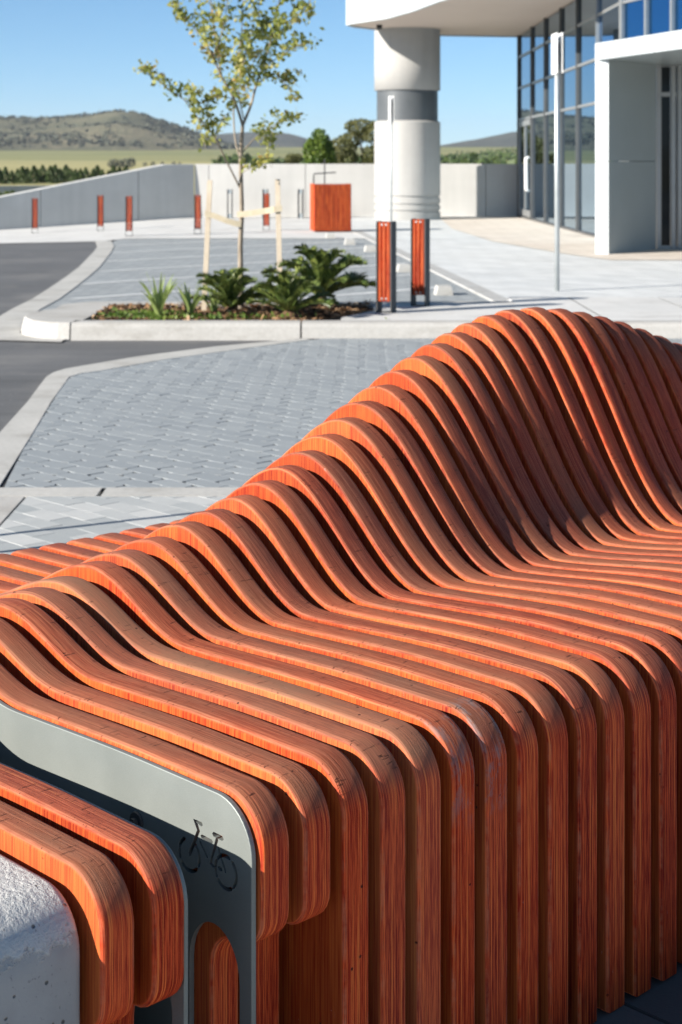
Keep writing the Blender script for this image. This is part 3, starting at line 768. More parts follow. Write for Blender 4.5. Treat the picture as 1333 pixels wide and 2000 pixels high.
# bark chips on the bed
def chips():
    g = np.random.default_rng(4); n = 2600; xs = g.uniform(-1.8, 0.27, n * 2); ys = g.uniform(11.42, 12.78, n * 2)
    ok = ~((xs > -0.24) & (ys < 11.4 + (xs + 0.24) * 1.67 + 0.02)) & ~((xs < -1.7) & (ys < 11.6)); xs = xs[ok][:n]; ys = ys[ok][:n]
    c = np.stack([xs, ys, 0.093 + g.uniform(0, 0.02, len(xs)) + 0.02 * np.sin(xs * 5) * np.sin(ys * 6)], 1)
    d = g.normal(size=(len(c), 3)); d[:, 2] *= 0.25; d /= np.linalg.norm(d, axis=1)[:, None]
    e = np.cross(d, np.array([0, 0, 1.0]) + g.normal(size=(len(c), 3)) * 0.3); e /= np.linalg.norm(e, axis=1)[:, None]
    s = g.uniform(0.02, 0.07, len(c))[:, None]
    v = np.stack([c - d * s / 2 - e * s / 6, c + d * s / 2 - e * s / 6, c + d * s / 2 + e * s / 6, c - d * s / 2 + e * s / 6], 1).reshape(-1, 3)
    tag(link('bark_mulch', quads_mesh('bark_mulch', v, CHIP)), 'brown bark mulch covering the planting bed', 'mulch', kind='stuff')
    # green ground cover near the left end of the bed
    n = 500; c = np.stack([g.normal(-1.42, 0.16, n), g.normal(11.75, 0.14, n), 0.10 + g.uniform(0, 0.03, n)], 1)
    c2 = np.stack([g.normal(-0.9, 0.35, 300), g.normal(11.6, 0.08, 300), 0.10 + g.uniform(0, 0.03, 300)], 1)
    c = np.concatenate([c, c2]); c = c[(c[:, 1] > 11.44) & (c[:, 0] > -1.74)]
    tag(link('ground_cover', quads_mesh('ground_cover', leaf_quads(c, 0.035, g, 0.5, up=1.0), LEAF_SHRUB)), 'low green ground cover at the left end of the planting bed', 'ground cover', kind='stuff')
chips()

# ------------------------------------------------------------------ paved crossing
BU = Vector((-0.695, 0.719)); BN = Vector((0.719, 0.695))       # bench axes on the ground: back along the boards / along the bench
OUT = [(-1.46, 6.02), (-1.51, 7.2), (-1.585, 8.2), (-1.654, 9.195), (-1.63, 9.42), (-1.559, 9.588), (-1.177, 10.2), (-0.733, 10.75), (-0.27, 11.17)]
INN = [(-1.262, 6.02), (-1.385, 7.3), (-1.455, 8.2), (-1.535, 9.12), (-1.51, 9.28), (-1.46, 9.36), (-1.147, 9.95), (-0.717, 10.51), (-0.2, 11.1)]
def inside(p, poly):
    x, y = p; c = False; n = len(poly)
    for i in range(n):
        x1, y1 = poly[i]; x2, y2 = poly[(i + 1) % n]
        if (y1 > y) != (y2 > y) and x < (x2 - x1) * (y - y1) / (y2 - y1) + x1: c = not c
    return c
def clip_poly(poly, clip):
    """convex-ish clip of a paver by a half-plane list (point, inward normal)"""
    for (px, py), (nx, ny) in clip:
        out = []
        for i in range(len(poly)):
            a = poly[i]; b = poly[(i + 1) % len(poly)]
            da = (a[0] - px) * nx + (a[1] - py) * ny; db = (b[0] - px) * nx + (b[1] - py) * ny
            if da >= 0: out.append(a)
            if (da >= 0) != (db >= 0):
                t = da / (da - db); out.append((a[0] + (b[0] - a[0]) * t, a[1] + (b[1] - a[1]) * t))
        poly = out
        if len(poly) < 3: return []
    return poly
def paver_field(rootname, poly, LX, WX, gap, notch, mat, origin, z0, lim=300, ztop=0.0, zj=0.0012, kind='structure', cham=0.004, halves=()):
    """stretcher bond: long side along BU, courses stepping along BN"""
    root = tag(empty(rootname, (origin[0], origin[1], 0)), kind=kind)
    items = []
    xs = [p[0] for p in poly]; ys = [p[1] for p in poly]
    ex = [(0, 0)]
    us = [(x - origin[0]) * BU.x + (y - origin[1]) * BU.y for x in (min(xs), max(xs)) for y in (min(ys), max(ys))]
    ns = [(x - origin[0]) * BN.x + (y - origin[1]) * BN.y for x in (min(xs), max(xs)) for y in (min(ys), max(ys))]
    for j in range(int(min(ns) / WX) - 1, int(max(ns) / WX) + 2):
        for i in range(int(min(us) / LX) - 2, int(max(us) / LX) + 2):
            u = i * LX + (LX / 2 if j % 2 else 0); n = j * WX
            a, b = LX / 2 - gap[0] / 2, WX / 2 - gap[1] / 2; q = notch
            if q > 0:
                q1, q2, q3, q4 = [q * random.choice((0.25, 0.4, 0.7, 1.0, 1.1)) for _ in range(4)]
                a2 = a - (random.uniform(0, 0.002) if random.random() < 0.6 else -0.003); a1 = a - random.uniform(-0.002, 0.001)
                loc = [(-a1 + q1, -b), (a2 - q2, -b), (a2, -b + q2 * 0.8), (a2, b - q3 * 0.8), (a2 - q3, b), (-a1 + q4, b), (-a1, b - q4 * 0.8), (-a1, -b + q1 * 0.8)]
            else: loc = [(-a, -b), (a, -b), (a, b), (-a, b)]
            w_ = [(origin[0] + BU.x * (u + x) + BN.x * (n + y), origin[1] + BU.y * (u + x) + BN.y * (n + y)) for x, y in loc]
            ins = sum(inside(p, poly) for p in w_)
            if ins == 0: continue
            if ins < len(w_):
                # clip by every edge of the outline near the piece
                cl = []
                c0 = (sum(p[0] for p in w_) / len(w_), sum(p[1] for p in w_) / len(w_))
                m = len(poly); area = sum(poly[k][0] * poly[(k + 1) % m][1] - poly[(k + 1) % m][0] * poly[k][1] for k in range(m))
                for k in range(m):
                    p1, p2 = poly[k], poly[(k + 1) % m]
                    d = Vector((p2[0] - p1[0], p2[1] - p1[1])); L2 = d.length
                    if L2 < 1e-6: continue
                    d /= L2; nn = Vector((-d.y, d.x)) if area > 0 else Vector((d.y, -d.x))
                    s_ = (c0[0] - p1[0]) * d.x + (c0[1] - p1[1]) * d.y
                    if -0.16 < s_ < L2 + 0.16 and abs((c0[0] - p1[0]) * nn.x + (c0[1] - p1[1]) * nn.y) < 0.25: cl.append((p1, (nn.x, nn.y)))
                w_ = clip_poly(w_, cl)
                if len(w_) < 3: continue
                if abs(sum(w_[k][0] * w_[(k + 1) % len(w_)][1] - w_[(k + 1) % len(w_)][0] * w_[k][1] for k in range(len(w_)))) < 0.0012: continue
            sgn = sum(w_[k][0] * w_[(k + 1) % len(w_)][1] - w_[(k + 1) % len(w_)][0] * w_[k][1] for k in range(len(w_)))
            if sgn < 0: w_ = w_[::-1]
            cx = sum(p[0] for p in w_) / len(w_); cy = sum(p[1] for p in w_) / len(w_)
            items.append((cx, cy, w_))
    # largest in the picture first: those in front of the lens and nearest
    def key(it):
        inview = abs(it[0] / max(it[1], 0.1)) < 0.215
        return (0 if inview else 1, it[1])
    items.sort(key=key)
    rest = MB()
    for k, (cx, cy, w_) in enumerate(items):
        z = ztop + random.uniform(-zj, zj); tx, ty = random.uniform(-1, 1) * 0.003, random.uniform(-1, 1) * 0.003
        m = MB() if k < lim else rest
        o0 = m.n
        if k < lim: m.prism([(x - cx, y - cy) for x, y in w_], z0 - z, 0.0, cham)
        else: m.prism([(x - origin[0], y - origin[1]) for x, y in w_], z0, z, cham)
        if k < lim:
            o = m.build('paver', mat, root, False, (cx - origin[0], cy - origin[1], z)); o.rotation_euler = (tx, ty, 0)
    if rest.n: tag(rest.build('pavers', mat, root), kind='stuff')
    return root
CROSS = [(-1.25, 6.04)] + INN[1:-1] + [(-0.12, 11.19), (5.0, 11.19), (5.0, 6.04)]
sheet('paving_bed', [(-1.33, 6.0)] + [(x - 0.06, y) for x, y in INN[1:-1]] + [(-0.3, 11.2), (6.0, 11.2), (6.0, 6.0)], -0.0028, JOINT)
paver_field('paved_crossing', CROSS, 0.180, 0.090, (0.0055, 0.0012), 0.023, PAVER_GREY, (0.0, 6.1), -0.03, 300, cham=0.0006, zj=0.0006)
# flush concrete strips
st = [(a[0] / 2 + b[0] / 2, a[1] / 2 + b[1] / 2) for a, b in zip(OUT, INN)]
wd = [math.hypot(a[0] - b[0], a[1] - b[1]) - 0.012 for a, b in zip(OUT, INN)]
ribbon('edge_strip', st, wd, -0.03, 0.002, CONC_STRIP)
sb = tag(empty('edge_band', (0, 5.96, 0)), kind='structure')
for a, b in ((-6.0, -1.47), (-1.462, -0.885), (-0.868, 1.2), (1.21, 6.0)):
    m = MB(); m.box(a, b, -0.075, 0.072, -0.03, 0.001); m.build('edge_stone', CONC_STRIP, sb)
# pale stone pavers behind the bench, joint grit below
sheet('paving_bed', [(-1.12, 4.2), (3.0, 4.2), (3.0, 5.88), (-1.135, 5.88)], -0.004, MORTAR)
paver_field('paved_plaza', [(-1.118, 4.3), (1.4, 4.3), (1.4, 5.878), (-1.133, 5.878)], 0.165, 0.088, (0.002, 0.0012), 0, PAVER_LIGHT, (-1.0077, 5.563), -0.03, 290, cham=0.0006, zj=0.0006)
m = MB(); m.prism([(-5.0, 4.2), (-1.125, 4.2), (-1.142, 5.878), (-5.0, 5.878)], -0.03, 0.0); tag(m.build('plaza_slab', CONC), kind='structure')

# dark basalt setts at the foot of the bench
B0 = Vector((0.0357, 1.961))
def bench_pt(t, s): return (B0.x + BU.x * t + BN.x * s, B0.y + BU.y * t + BN.y * s)
basalt = [bench_pt(-0.62, -1.6), bench_pt(-0.62, 3.4), bench_pt(1.7, 3.4), bench_pt(1.7, -1.6)]
sheet('paving_bed', basalt, -0.0085, MORTAR)
paver_field('basalt_paving', [bench_pt(-0.62, 0.35), bench_pt(-0.62, 1.4), bench_pt(0.06, 1.4), bench_pt(0.06, 0.35)], 0.40, 0.20, (0.007, 0.007), 0, PAVER_DARK, bench_pt(-0.085, 0.62), -0.03, 200, ztop=0.0, cham=0.003)

# ------------------------------------------------------------------ the bench
PITCH, TH, RND = 0.0645, 0.045, 0.0068
CR_I = [-8, -3, 0, 1, 2, 3, 4, 5, 6, 7, 8, 9, 10, 11, 12, 13, 14, 15, 16, 17, 18, 19, 20, 21, 22, 23, 24, 25, 26, 27, 28, 29, 30, 31, 33, 36, 40, 46]
CR_T = [.70, .725, .745, .762, .785, .79, .80, .803, .803, .806, .808, .818, .835, .847, .861, .875, .892, .902, .916, .926, .937, .946, .952, .957, .955, .942, .926, .918, .911, .905, .896, .889, .882, .876, .865, .85, .84, .83]
CR_Z = [.495, .512, .533, .535, .537, .550, .557, .568, .584, .596, .611, .627, .644, .662, .684, .707, .731, .756, .779, .802, .822, .840, .856, .868, .876, .878, .872, .861, .847, .831, .811, .790, .768, .745, .70, .63, .56, .52]
BW_I = [-8, 0, 2, 8, 11, 14, 17, 19, 22, 25, 27, 31, 40]
BW_F = [.24, .24, .245, .255, .315, .365, .375, .378, .38, .34, .305, .285, .26]     # half-length of the hump, front side
TD = 1.352
def top_z(i, t):
    tc = np.interp(i, CR_I, CR_T); zc = np.interp(i, CR_I, CR_Z); wf = np.interp(i, BW_I, BW_F); wb = min(wf * 1.06 + 0.01, TD - 0.09 - tc)
    tall = min(max((zc - 0.53) / 0.34, 0), 1); H0 = float(np.interp(i, [-7, -5.42, -4.38, -2, -0.98, 0], [0.456, 0.458, 0.459, 0.479, 0.481, 0.484]))
    s = min(max((t - 0.2) / 0.4, 0), 1); s = s * s * (3 - 2 * s)
    base = H0 - (0.010 + 0.030 * tall) * s if t < tc else H0 - (0.010 + 0.030 * tall) + 0.0
    if t >= tc:
        q = min((t - tc) / (TD - tc), 1); base = base + (H0 - 0.032 - base) * q
    x = (t - tc) / (wf if t < tc else wb)
    b = 0.5 * (1 + math.cos(math.pi * x)) if abs(x) < 1 else 0.0
    bc = H0 - (0.010 + 0.030 * tall)
    return base + (zc - bc) * b
def arc(cx, cz, r, a0, a1, n):
    return [(cx + r * math.cos(R(a0 + (a1 - a0) * k / n)), cz + r * math.sin(R(a0 + (a1 - a0) * k / n))) for k in range(n + 1)]
def outline(i, lip=False, inset=0.0, rf=None):
    """closed outline in (t, z), clockwise from the front foot going up"""
    if rf is None: rf = float(np.interp(i, [-1, 0, 3, 8, 13], [0.062, 0.066, 0.070, 0.080, 0.088]))
    z1 = top_z(i, rf) - inset; f = inset
    o = []
    if lip:
        o += [(0.03, 0.004), (0.034, 0.05)] + arc(0.00, 0.145, 0.09, -62, 0, 6)[1:]
        zl = 0.288 if i < -3 else 0.306
        o += arc(0.045, zl - 0.045, 0.045, 0, 90, 5)
        o += arc(0.038, zl + 0.038, 0.038, -90, -180, 6)
    else:
        o += [(f, 0.004), (f, 0.13), (f, 0.26)]
    o += arc(f + rf, z1 - rf, rf, 180, 90, 11)
    te = TD - 0.05
    for t in np.linspace(rf + 0.03, te, 74): o.append((float(t), top_z(i, float(t)) - inset))
    zb = top_z(i, te) - inset
    o += arc(te, zb - 0.05, 0.05, 90, 0, 6)[1:]
    o += [(TD, 0.3), (TD, 0.15), (TD, 0.004)]
    return o
def slab_mesh(name, o, th, r, mat, k=4, mid=1):
    """outline in (t,z) swept through the thickness with rounded arrises; local axes: x=t, y=through, z=up"""
    P2 = np.array(o); n = len(P2)
    d = np.roll(P2, -1, 0) - P2; d /= np.linalg.norm(d, axis=1)[:, None]
    nrm_e = np.stack([d[:, 1], -d[:, 0]], 1)             # inward for this clockwise outline
    a = nrm_e + np.roll(nrm_e, 1, 0); ln = np.linalg.norm(a, axis=1)[:, None]; a = a / ln
    a = a / np.clip((a * nrm_e).sum(1), 0.5, 1)[:, None]
    rings = []
    for j in range(k + 1):
        q = j / k * math.pi / 2; rings.append((-th / 2 + r * (1 - math.sin(q)) , r * (1 - math.cos(math.pi / 2 - q))))
    rings = rings[::-1]
    rings = [(-th / 2 + r * (1 - math.cos(q)), r * (1 - math.sin(q))) for q in [j / k * math.pi / 2 for j in range(k + 1)]]
    full = rings + [(-y, ins) for y, ins in rings[::-1]]
    V = []; 
    for y, ins in full:
        p = P2 + a * ins
        V += [(x, y, z) for x, z in p]
    F = []; m = len(full)
    for j in range(m - 1):
        F += [(j * n + i, j * n + (i + 1) % n, (j + 1) * n + (i + 1) % n, (j + 1) * n + i) for i in range(n)]
    F.append(tuple(range(n - 1, -1, -1))); F.append(tuple(range((m - 1) * n, m * n)))
    me = bpy.data.meshes.new(name); me.from_pydata(V, [], F); me.materials.append(mat)
    bm = bmesh.new(); bm.from_mesh(me); bmesh.ops.recalc_face_normals(bm, faces=bm.faces); bm.to_mesh(me); bm.free()
    me.shade_smooth(); me.update()
    return me
bench = tag(empty('timber_bench', (B0.x, B0.y, 0), math.atan2(BU.y, BU.x)),
    'long wavy red slatted timber bench with high curved back and bike rack plates', 'bench')
WCOL = [(0.34, 0.056, 0.018), (0.39, 0.078, 0.020), (0.27, 0.041, 0.017), (0.42, 0.095, 0.026), (0.30, 0.049, 0.020), (0.36, 0.066, 0.018)]
def add_slat(i, lip=False, pale=0.0, scuff=0.0):
    me = slab_mesh('slat', outline(i, lip), TH, RND, WOOD)
    o = link('slat', me, bench, (0, -i * PITCH + TH / 2, 0))
    c = Vector(WCOL[random.randrange(len(WCOL))]) * random.uniform(0.92, 1.08)
    if not pale and random.random() < 0.45: pale = random.uniform(0.04, 0.28)
    if pale: c = c.lerp(Vector((0.50, 0.24, 0.10)), pale)
    o.color = (c.x, c.y, c.z, 1.0 - scuff)
    return o
add_slat(-5.42, True); add_slat(-4.38, True); add_slat(-2.0, True); add_slat(-0.98, True)
for i in range(0, 45):
    pale = {1: 0.42, 2: 0.85, 6: 0.12}.get(i, 0.0)
    o = add_slat(i, False, pale, {3: 0.7, 4: 1.0}.get(i, 0.0))
    if i == 2: o['label'] = 'bleached pale tan slat with a cracked top'
    if i == 4: o['label'] = 'red slat with grey scuffs on its front corner'
# steel rods tying the slats together (they show in the gaps)
rod = MB()
for t, z in ((0.30, 0.30), (1.05, 0.30)): rod.tube([(t, 0.40, z), (t, -44 * PITCH, z)], 0.012, 8)
rod.build('tie_rod', DARKSTEEL, bench, True)
# concrete end block
me = slab_mesh('end_block', outline(-6.6, False, 0.016, 0.062), 0.42, 0.012, BCONC, 3)
blk = link('end_block', me, bench, (0, 0.405 + 0.21, 0))

# steel bike-rack plates, cut through
def cutter(parts, y0, y1):
    bm = bmesh.new()
    for poly in parts:
        vs = [bm.verts.new((p[0], y0, p[1])) for p in poly]; ws = [bm.verts.new((p[0], y1, p[1])) for p in poly]
        n = len(poly)
        bm.faces.new(vs); bm.faces.new(ws[::-1])
        for k in range(n): bm.faces.new((vs[k], ws[k], ws[(k + 1) % n], vs[(k + 1) % n])) 
    bmesh.ops.recalc_face_normals(bm, faces=bm.faces)
    me = bpy.data.meshes.new('cut'); bm.to_mesh(me); bm.free()
    return me
def stroke(pts, wd_):
    """outline of a poly-line with round ends"""
    P_ = [Vector(p) for p in pts]; Lf = []; Rt = []
    h = wd_ / 2
    for k, p in enumerate(P_):
        if k == 0: d = (P_[1] - p).normalized()
        elif k == len(P_) - 1: d = (p - P_[-2]).normalized()
        else:
            d = ((p - P_[k - 1]).normalized() + (P_[k + 1] - p).normalized()).normalized()
        n = Vector((-d.y, d.x)); Lf.append(p + n * h); Rt.append(p - n * h)
    d0 = (P_[0] - P_[1]).normalized(); d1 = (P_[-1] - P_[-2]).normalized()
    return [tuple(q) for q in Lf] + [tuple(P_[-1] + d1 * h)] + [tuple(q) for q in Rt[::-1]] + [tuple(P_[0] + d0 * h)]
def arcpts(c, r, a0, a1, n=9): return [(c[0] + r * math.cos(R(a0 + (a1 - a0) * k / n)), c[1] + r * math.sin(R(a0 + (a1 - a0) * k / n))) for k in range(n + 1)]
def bike_cuts():
    W_ = 0.0047; cf = (0.1182, 0.3862); cb = (0.0515, 0.3862); r = 0.0187; L_ = []
    for a0, a1 in ((15, 62), (118, 205), (222, 318), (335, 360 + 2)): L_.append(stroke(arcpts(cf, r, a0, a1), W_))
    for a0, a1 in ((40, 110), (128, 225), (238, 318), (330, 387)): L_.append(stroke(arcpts(cb, r, a0, a1), W_))
    L_.append(stroke([(0.0955, 0.4285), (0.1085, 0.4295), (0.1045, 0.4255), (0.1010, 0.4195), (0.1178, 0.3868)], W_ * 1.15))   # bar, stem and fork
    L_.append(stroke([(0.0950, 0.4146), (0.0765, 0.4140)], W_))                                   # top tube
    L_.append(stroke([(0.0985, 0.4075), (0.0850, 0.3935)], W_ * 0.7))                             # down tube
    L_.append(stroke([(0.0733, 0.4236), (0.0578, 0.4231)], W_ * 1.2))                             # saddle
    L_.append(stroke([(0.0672, 0.4195), (0.0790, 0.3885), (0.0740, 0.3862)], W_))                 # seat tube and crank
    L_.append(stroke([(0.0648, 0.4095), (0.0520, 0.3865)], W_ * 0.7))                             # stay
    L_.append(stroke([(0.0640, 0.3876), (0.0595, 0.3868)], W_))                                   # chain
    return L_
def plate(y0, th, cuts, ip, name='bike_rack_plate'):
    o = [(x if x > 0.004 else 0.0, z) for x, z in outline(ip, False, 0.006, 0.062)]
    me = slab_mesh(name, o, th, 0.0012, STEEL, 2)
    po = link(name, me, bench, (0, y0 + th / 2, 0))
    arch = [(0.118, -0.05), (0.118, 0.265)] + arcpts((0.0725, 0.265), 0.0455, 0, 180, 14)[1:-1] + [(0.027, 0.265), (0.027, -0.05)]
    arch = [(x, (z - 0.265) * 1.22 + 0.265 if z > 0.265 else z) for x, z in arch]
    tmp = []
    groups = [[arch]] + [[c] for c in cuts]
    for gparts in groups:
        cm = cutter(gparts, -0.03, 0.03); c_ = bpy.data.objects.new('cut', cm); col.objects.link(c_); c_.parent = bench; c_.location = po.location
        md = po.modifiers.new('cut', 'BOOLEAN'); md.operation = 'DIFFERENCE'; md.solver = 'EXACT'; md.object = c_
        tmp.append(c_)
    bpy.context.view_layer.update()
    dg = bpy.context.evaluated_depsgraph_get(); nm = bpy.data.meshes.new_from_object(po.evaluated_get(dg))
    po.modifiers.clear(); po.data = nm; nm.name = name
    for p_ in nm.polygons: p_.use_smooth = False
    for c_ in tmp: bpy.data.objects.remove(c_)
    return po
pl2 = plate(2.0 * PITCH + TH + 0.003, 0.007, bike_cuts(), -2.0)
pl2['label'] = 'grey steel bike rack plate with bicycle cut-out'
pl1 = plate(4.38 * PITCH - 0.0075, 0.006, [], -4.38)
b = MB()
def disc_y(mb, t, y, z, r, h, k=20, sgn=1):
    v = [(t + r * math.cos(2 * math.pi * j / k), y, z + r * math.sin(2 * math.pi * j / k)) for j in range(k)] + \
        [(t + r * 0.92 * math.cos(2 * math.pi * j / k), y + h, z + r * 0.92 * math.sin(2 * math.pi * j / k)) for j in range(k)]
    mb.add(v, [(j, k + j, k + (j + 1) % k, (j + 1) % k) for j in range(k)] + [tuple(range(k, 2 * k))[::-1]])
yp = 0.0036
disc_y(b, 0.2195, yp, 0.396, 0.0125, 0.003); disc_y(b, 0.2195, yp + 0.003, 0.396, 0.0058, 0.005, 6)
b.build('bolt', DARKSTEEL, pl2)

# ------------------------------------------------------------------ bollards
def slat_column(w_, d_, z0, z1, rr):
    """upright board with rounded long arrises"""
    m = MB(); pts = []
    for cx, cy, a0 in ((w_ / 2 - rr, -d_ / 2 + rr, -90), (w_ / 2 - rr, d_ / 2 - rr, 0), (-w_ / 2 + rr, d_ / 2 - rr, 90), (-w_ / 2 + rr, -d_ / 2 + rr, 180)):
        pts += [(cx + rr * math.cos(R(a0 + k * 30)), cy + rr * math.sin(R(a0 + k * 30))) for k in range(4)]
    m.prism(pts, z0, z1); return m
BOLL_H = 0.672
def make_bollard():
    root = empty('bollard')
    sm = slat_column(0.0300, 0.085, 0.085, BOLL_H - 0.004, 0.012).mesh('slat', WOOD)
    for k in (-1, 0, 1):
        o = link('slat', sm, root, (k * 0.0345, 0, 0)); c = WCOL[(k + 1) * 2]; o.color = (c[0] * 0.72, c[1] * 0.60, c[2] * 1.1, 1)
    pb = MB()
    prof = [(-0.05, 0.0), (0.05, 0.0), (0.05, BOLL_H - 0.012), (0.038, BOLL_H), (-0.038, BOLL_H), (-0.05, BOLL_H - 0.012)]
    n = len(prof); v = [(x, y, z) for x in (-0.004, 0.004) for y, z in prof]
    pb.add(v, [tuple(range(n))[::-1], tuple(range(n, 2 * n))] + [(i, (i + 1) % n, n + (i + 1) % n, n + i) for i in range(n)])
    pmh = pb.mesh('side_plate', DARKSTEEL)
    for s in (-1, 1): link('side_plate', pmh, root, (s * 0.0567, 0, 0))
    bb = MB(); k = 12
    v = [(0.0085 * math.cos(6.2832 * j / k), 0, 0.0085 * math.sin(6.2832 * j / k)) for j in range(k)] + [(0.0065 * math.cos(6.2832 * j / k), -0.005, 0.0065 * math.sin(6.2832 * j / k)) for j in range(k)]
    bb.add(v, [(j, (j + 1) % k, k + (j + 1) % k, k + j) for j in range(k)] + [tuple(range(k, 2 * k))])
    bmesh_ = bb.mesh('bolt', BOLT)
    for x in (-0.017, 0.017):
        for z in (0.105, BOLL_H - 0.024): link('bolt', bmesh_, root, (x, -0.041, z))
    base = MB(); base.box(-0.0525, 0.0525, -0.03, 0.03, 0.0, 0.006); base.build('base_plate', DARKSTEEL, root)
    return root
proto = make_bollard()
def bz(px, py, z):
    p = G(px, py, z); return p
spots = [  # x, y, z, turn, label, group
    (0.333, 12.0, ZT, -24, 'nearest red timber bollard, beside the end of the planting bed', 'red bollards at the kerb'),
    (0.612, 12.57, ZT, -24, 'red timber bollard just right of and behind the nearest one', 'red bollards at the kerb'),
    (*GG(69, 455, -.005), 10, 'leftmost red bollard before the sloping grey wall', 'red bollards by the far walls'),
    (*GG(197, 451, -.005), 10, 'red bollard before the grey wall, above the curved pale edge strip', 'red bollards by the far walls'),
    (*GG(253, 461, -.005), 8, 'red bollard standing lowest before the grey wall, third from the left', 'red bollards by the far walls'),
    (*GG(387, 457, -.005), 6, 'red bollard where the grey wall meets the white wall', 'red bollards by the far walls'),
    (*GG(521, 450, -.005), 4, 'red bollard in front of the white wall between the tree and its right stake', 'red bollards by the far walls'),
]
for k, (x, y, z, rz, lab, grp) in enumerate(spots):
    o = proto if k == 0 else copy_tree(proto)
    o.location = (x, y, z); o.rotation_euler = (0, 0, R(rz)); tag(o, lab, 'bollard', grp)

# ------------------------------------------------------------------ walls
def wall_run(name, label, pts, tops, th, mat, splits, z0=-0.35):
    """upright concrete panels along a base line; pts two ends, tops heights; each panel a part"""
    a, b_ = Vector(pts[0]), Vector(pts[1]); d = (b_ - a); L_ = d.length; ang = math.atan2(d.y, d.x)
    root = tag(empty(name, (a.x, a.y, 0), ang), label, 'wall')
    us = [0.0] + list(splits) + [L_]
    core = MB()
    for k in range(len(us) - 1):
        u0, u1 = us[k] + 0.007, us[k + 1] - 0.007
        m = MB()
        xs = [u0] + [t for t, _ in tops if u0 < t < u1] + [u1]
        h = [float(np.interp(x, [t for t, _ in tops], [q for _, q in tops])) for x in xs]
        n = len(xs); e = 0.012
        v = []
        for y, zin in ((0, e), (e, 0), (th - e, 0), (th, e)): v += [(x, y, hh - zin) for x, hh in zip(xs, h)]
        v += [(x, 0, z0) for x in xs] + [(x, th, z0) for x in xs]
        f = []
        for r_ in range(3): f += [(r_ * n + i, r_ * n + i + 1, (r_ + 1) * n + i + 1, (r_ + 1) * n + i) for i in range(n - 1)]
        f += [(4 * n + i, 4 * n + i + 1, i + 1, i) for i in range(n - 1)] + [(3 * n + i, 3 * n + i + 1, 5 * n + i + 1, 5 * n + i) for i in range(n - 1)]
        f += [(4 * n, 0, n, 2 * n, 3 * n, 5 * n), (4 * n + n - 1, 5 * n + n - 1, 4 * n - 1, 3 * n - 1, 2 * n - 1, n - 1)]
        m.add(v, f); m.build('wall_panel', mat, root)
    lo = min(q for _, q in tops)
    core.add([(x, y, z) for x in (0.02, L_ - 0.02) for y in (0.06, th - 0.06) for z in (z0, lo - 0.03)], [(0, 1, 3, 2), (4, 6, 7, 5), (0, 4, 5, 1), (2, 3, 7, 6), (1, 5, 7, 3)])
    core.build('wall_core', mat, root)
    return root
# sloping grey wall from the corner towards the camera's left; base runs (x,y)
c0 = (-3.30, 36.6); c1 = (-7.19, 34.3); dv = Vector((c1[0] - c0[0], c1[1] - c0[1])); c2 = (c0[0] + dv.x * 1.9, c0[1] + dv.y * 1.9)
Lw = (Vector(c2) - Vector(c0)).length
s_at = lambda frac: Lw * frac
wall_run('ramp_wall', 'grey concrete wall whose top slopes down to the left', [c2, c0],
    [(0, -0.10), (Lw * (1 - 1 / 1.9), 0.50), (Lw * (1 - 0.155 / 1.9), 1.19), (Lw, 1.195)], 0.3, WALL_G, [Lw * (1 - 1.35 / 1.9), Lw * (1 - 0.80 / 1.9), Lw * (1 - 0.30 / 1.9)])
wall_run('retaining_wall', 'long white concrete wall behind the round column', [(-3.295, 36.62), (1.0, 37.0)], [(0, 1.195), (4.7, 1.2)], 0.3, WALL_W, [0.32, 2.5])
wall_run('retaining_wall', 'white concrete wall running from the round column to the glass facade', [(1.0, 37.0), (6.4, 37.2)], [(0, 1.2), (5.5, 1.2)], 0.3, WALL_W, [2.3])

# bike hoops by the white wall
def make_hoop():
    root = empty('bike_hoop')
    prof = [(-0.12, 0), (0.12, 0), (0.12, 0.52), (0.03, 0.65), (-0.12, 0.65)]
    n = len(prof); m = MB(); v = [(x, y, z) for x in (-0.014, 0.014) for y, z in prof]
    m.add(v, [tuple(range(n))[::-1], tuple(range(n, 2 * n))] + [(i, (i + 1) % n, n + (i + 1) % n, n + i) for i in range(n)])
    me = m.mesh('side_plate', DARKSTEEL)
    for s in (-1, 1): link('side_plate', me, root, (s * 0.047, 0, 0))
    for nme, za, zb in (('spacer', 0.0, 0.11), ('spacer', 0.55, 0.645)):
        q = MB(); q.box(-0.0325, 0.0325, -0.11, 0.0, za, zb); q.build(nme, GALV, root)
    return root
hp = make_hoop()
for k, (px, y, lab) in enumerate([(450, 36.0, 'steel bike hoop left of the young tree trunk by the white wall'), (519, 36.1, 'steel bike hoop right behind a red bollard at the white wall'),
                                  (588, 36.2, 'steel bike hoop left of the red slatted box'), (656, 36.3, 'steel bike hoop hidden behind the red slatted box')]):
    o = hp if k == 0 else copy_tree(hp)
    o.location = ((px - 667) / FPX * y, y, -0.012); o.rotation_euler = (0, 0, R(4)); tag(o, lab, 'bike hoop', 'steel bike hoops along the white wall')

# tubular rail just left of the bench, casting the two thin shadow lines over the pale pavers
rl = tag(empty('tubular_rail', (-2.02, 4.50, 0)), 'plain tubular steel rail standing left of the bench', 'rail')
m = MB(); m.tube([(0, 0, 0), (0, 0, 1.25), (-0.01, 0.04, 1.3), (-0.04, 0.19, 1.3), (-0.05, 0.23, 1.25), (-0.05, 0.23, 0)], 0.0125, 10); m.build('hoop', GALV, rl, True)
for x, y in ((0, 0), (-0.05, 0.23)):
    m = MB(); m.lathe([(0.045, 0.0), (0.045, 0.006), (0.02, 0.008)], 14, (x, y, 0)); m.build('base_flange', GALV, rl)

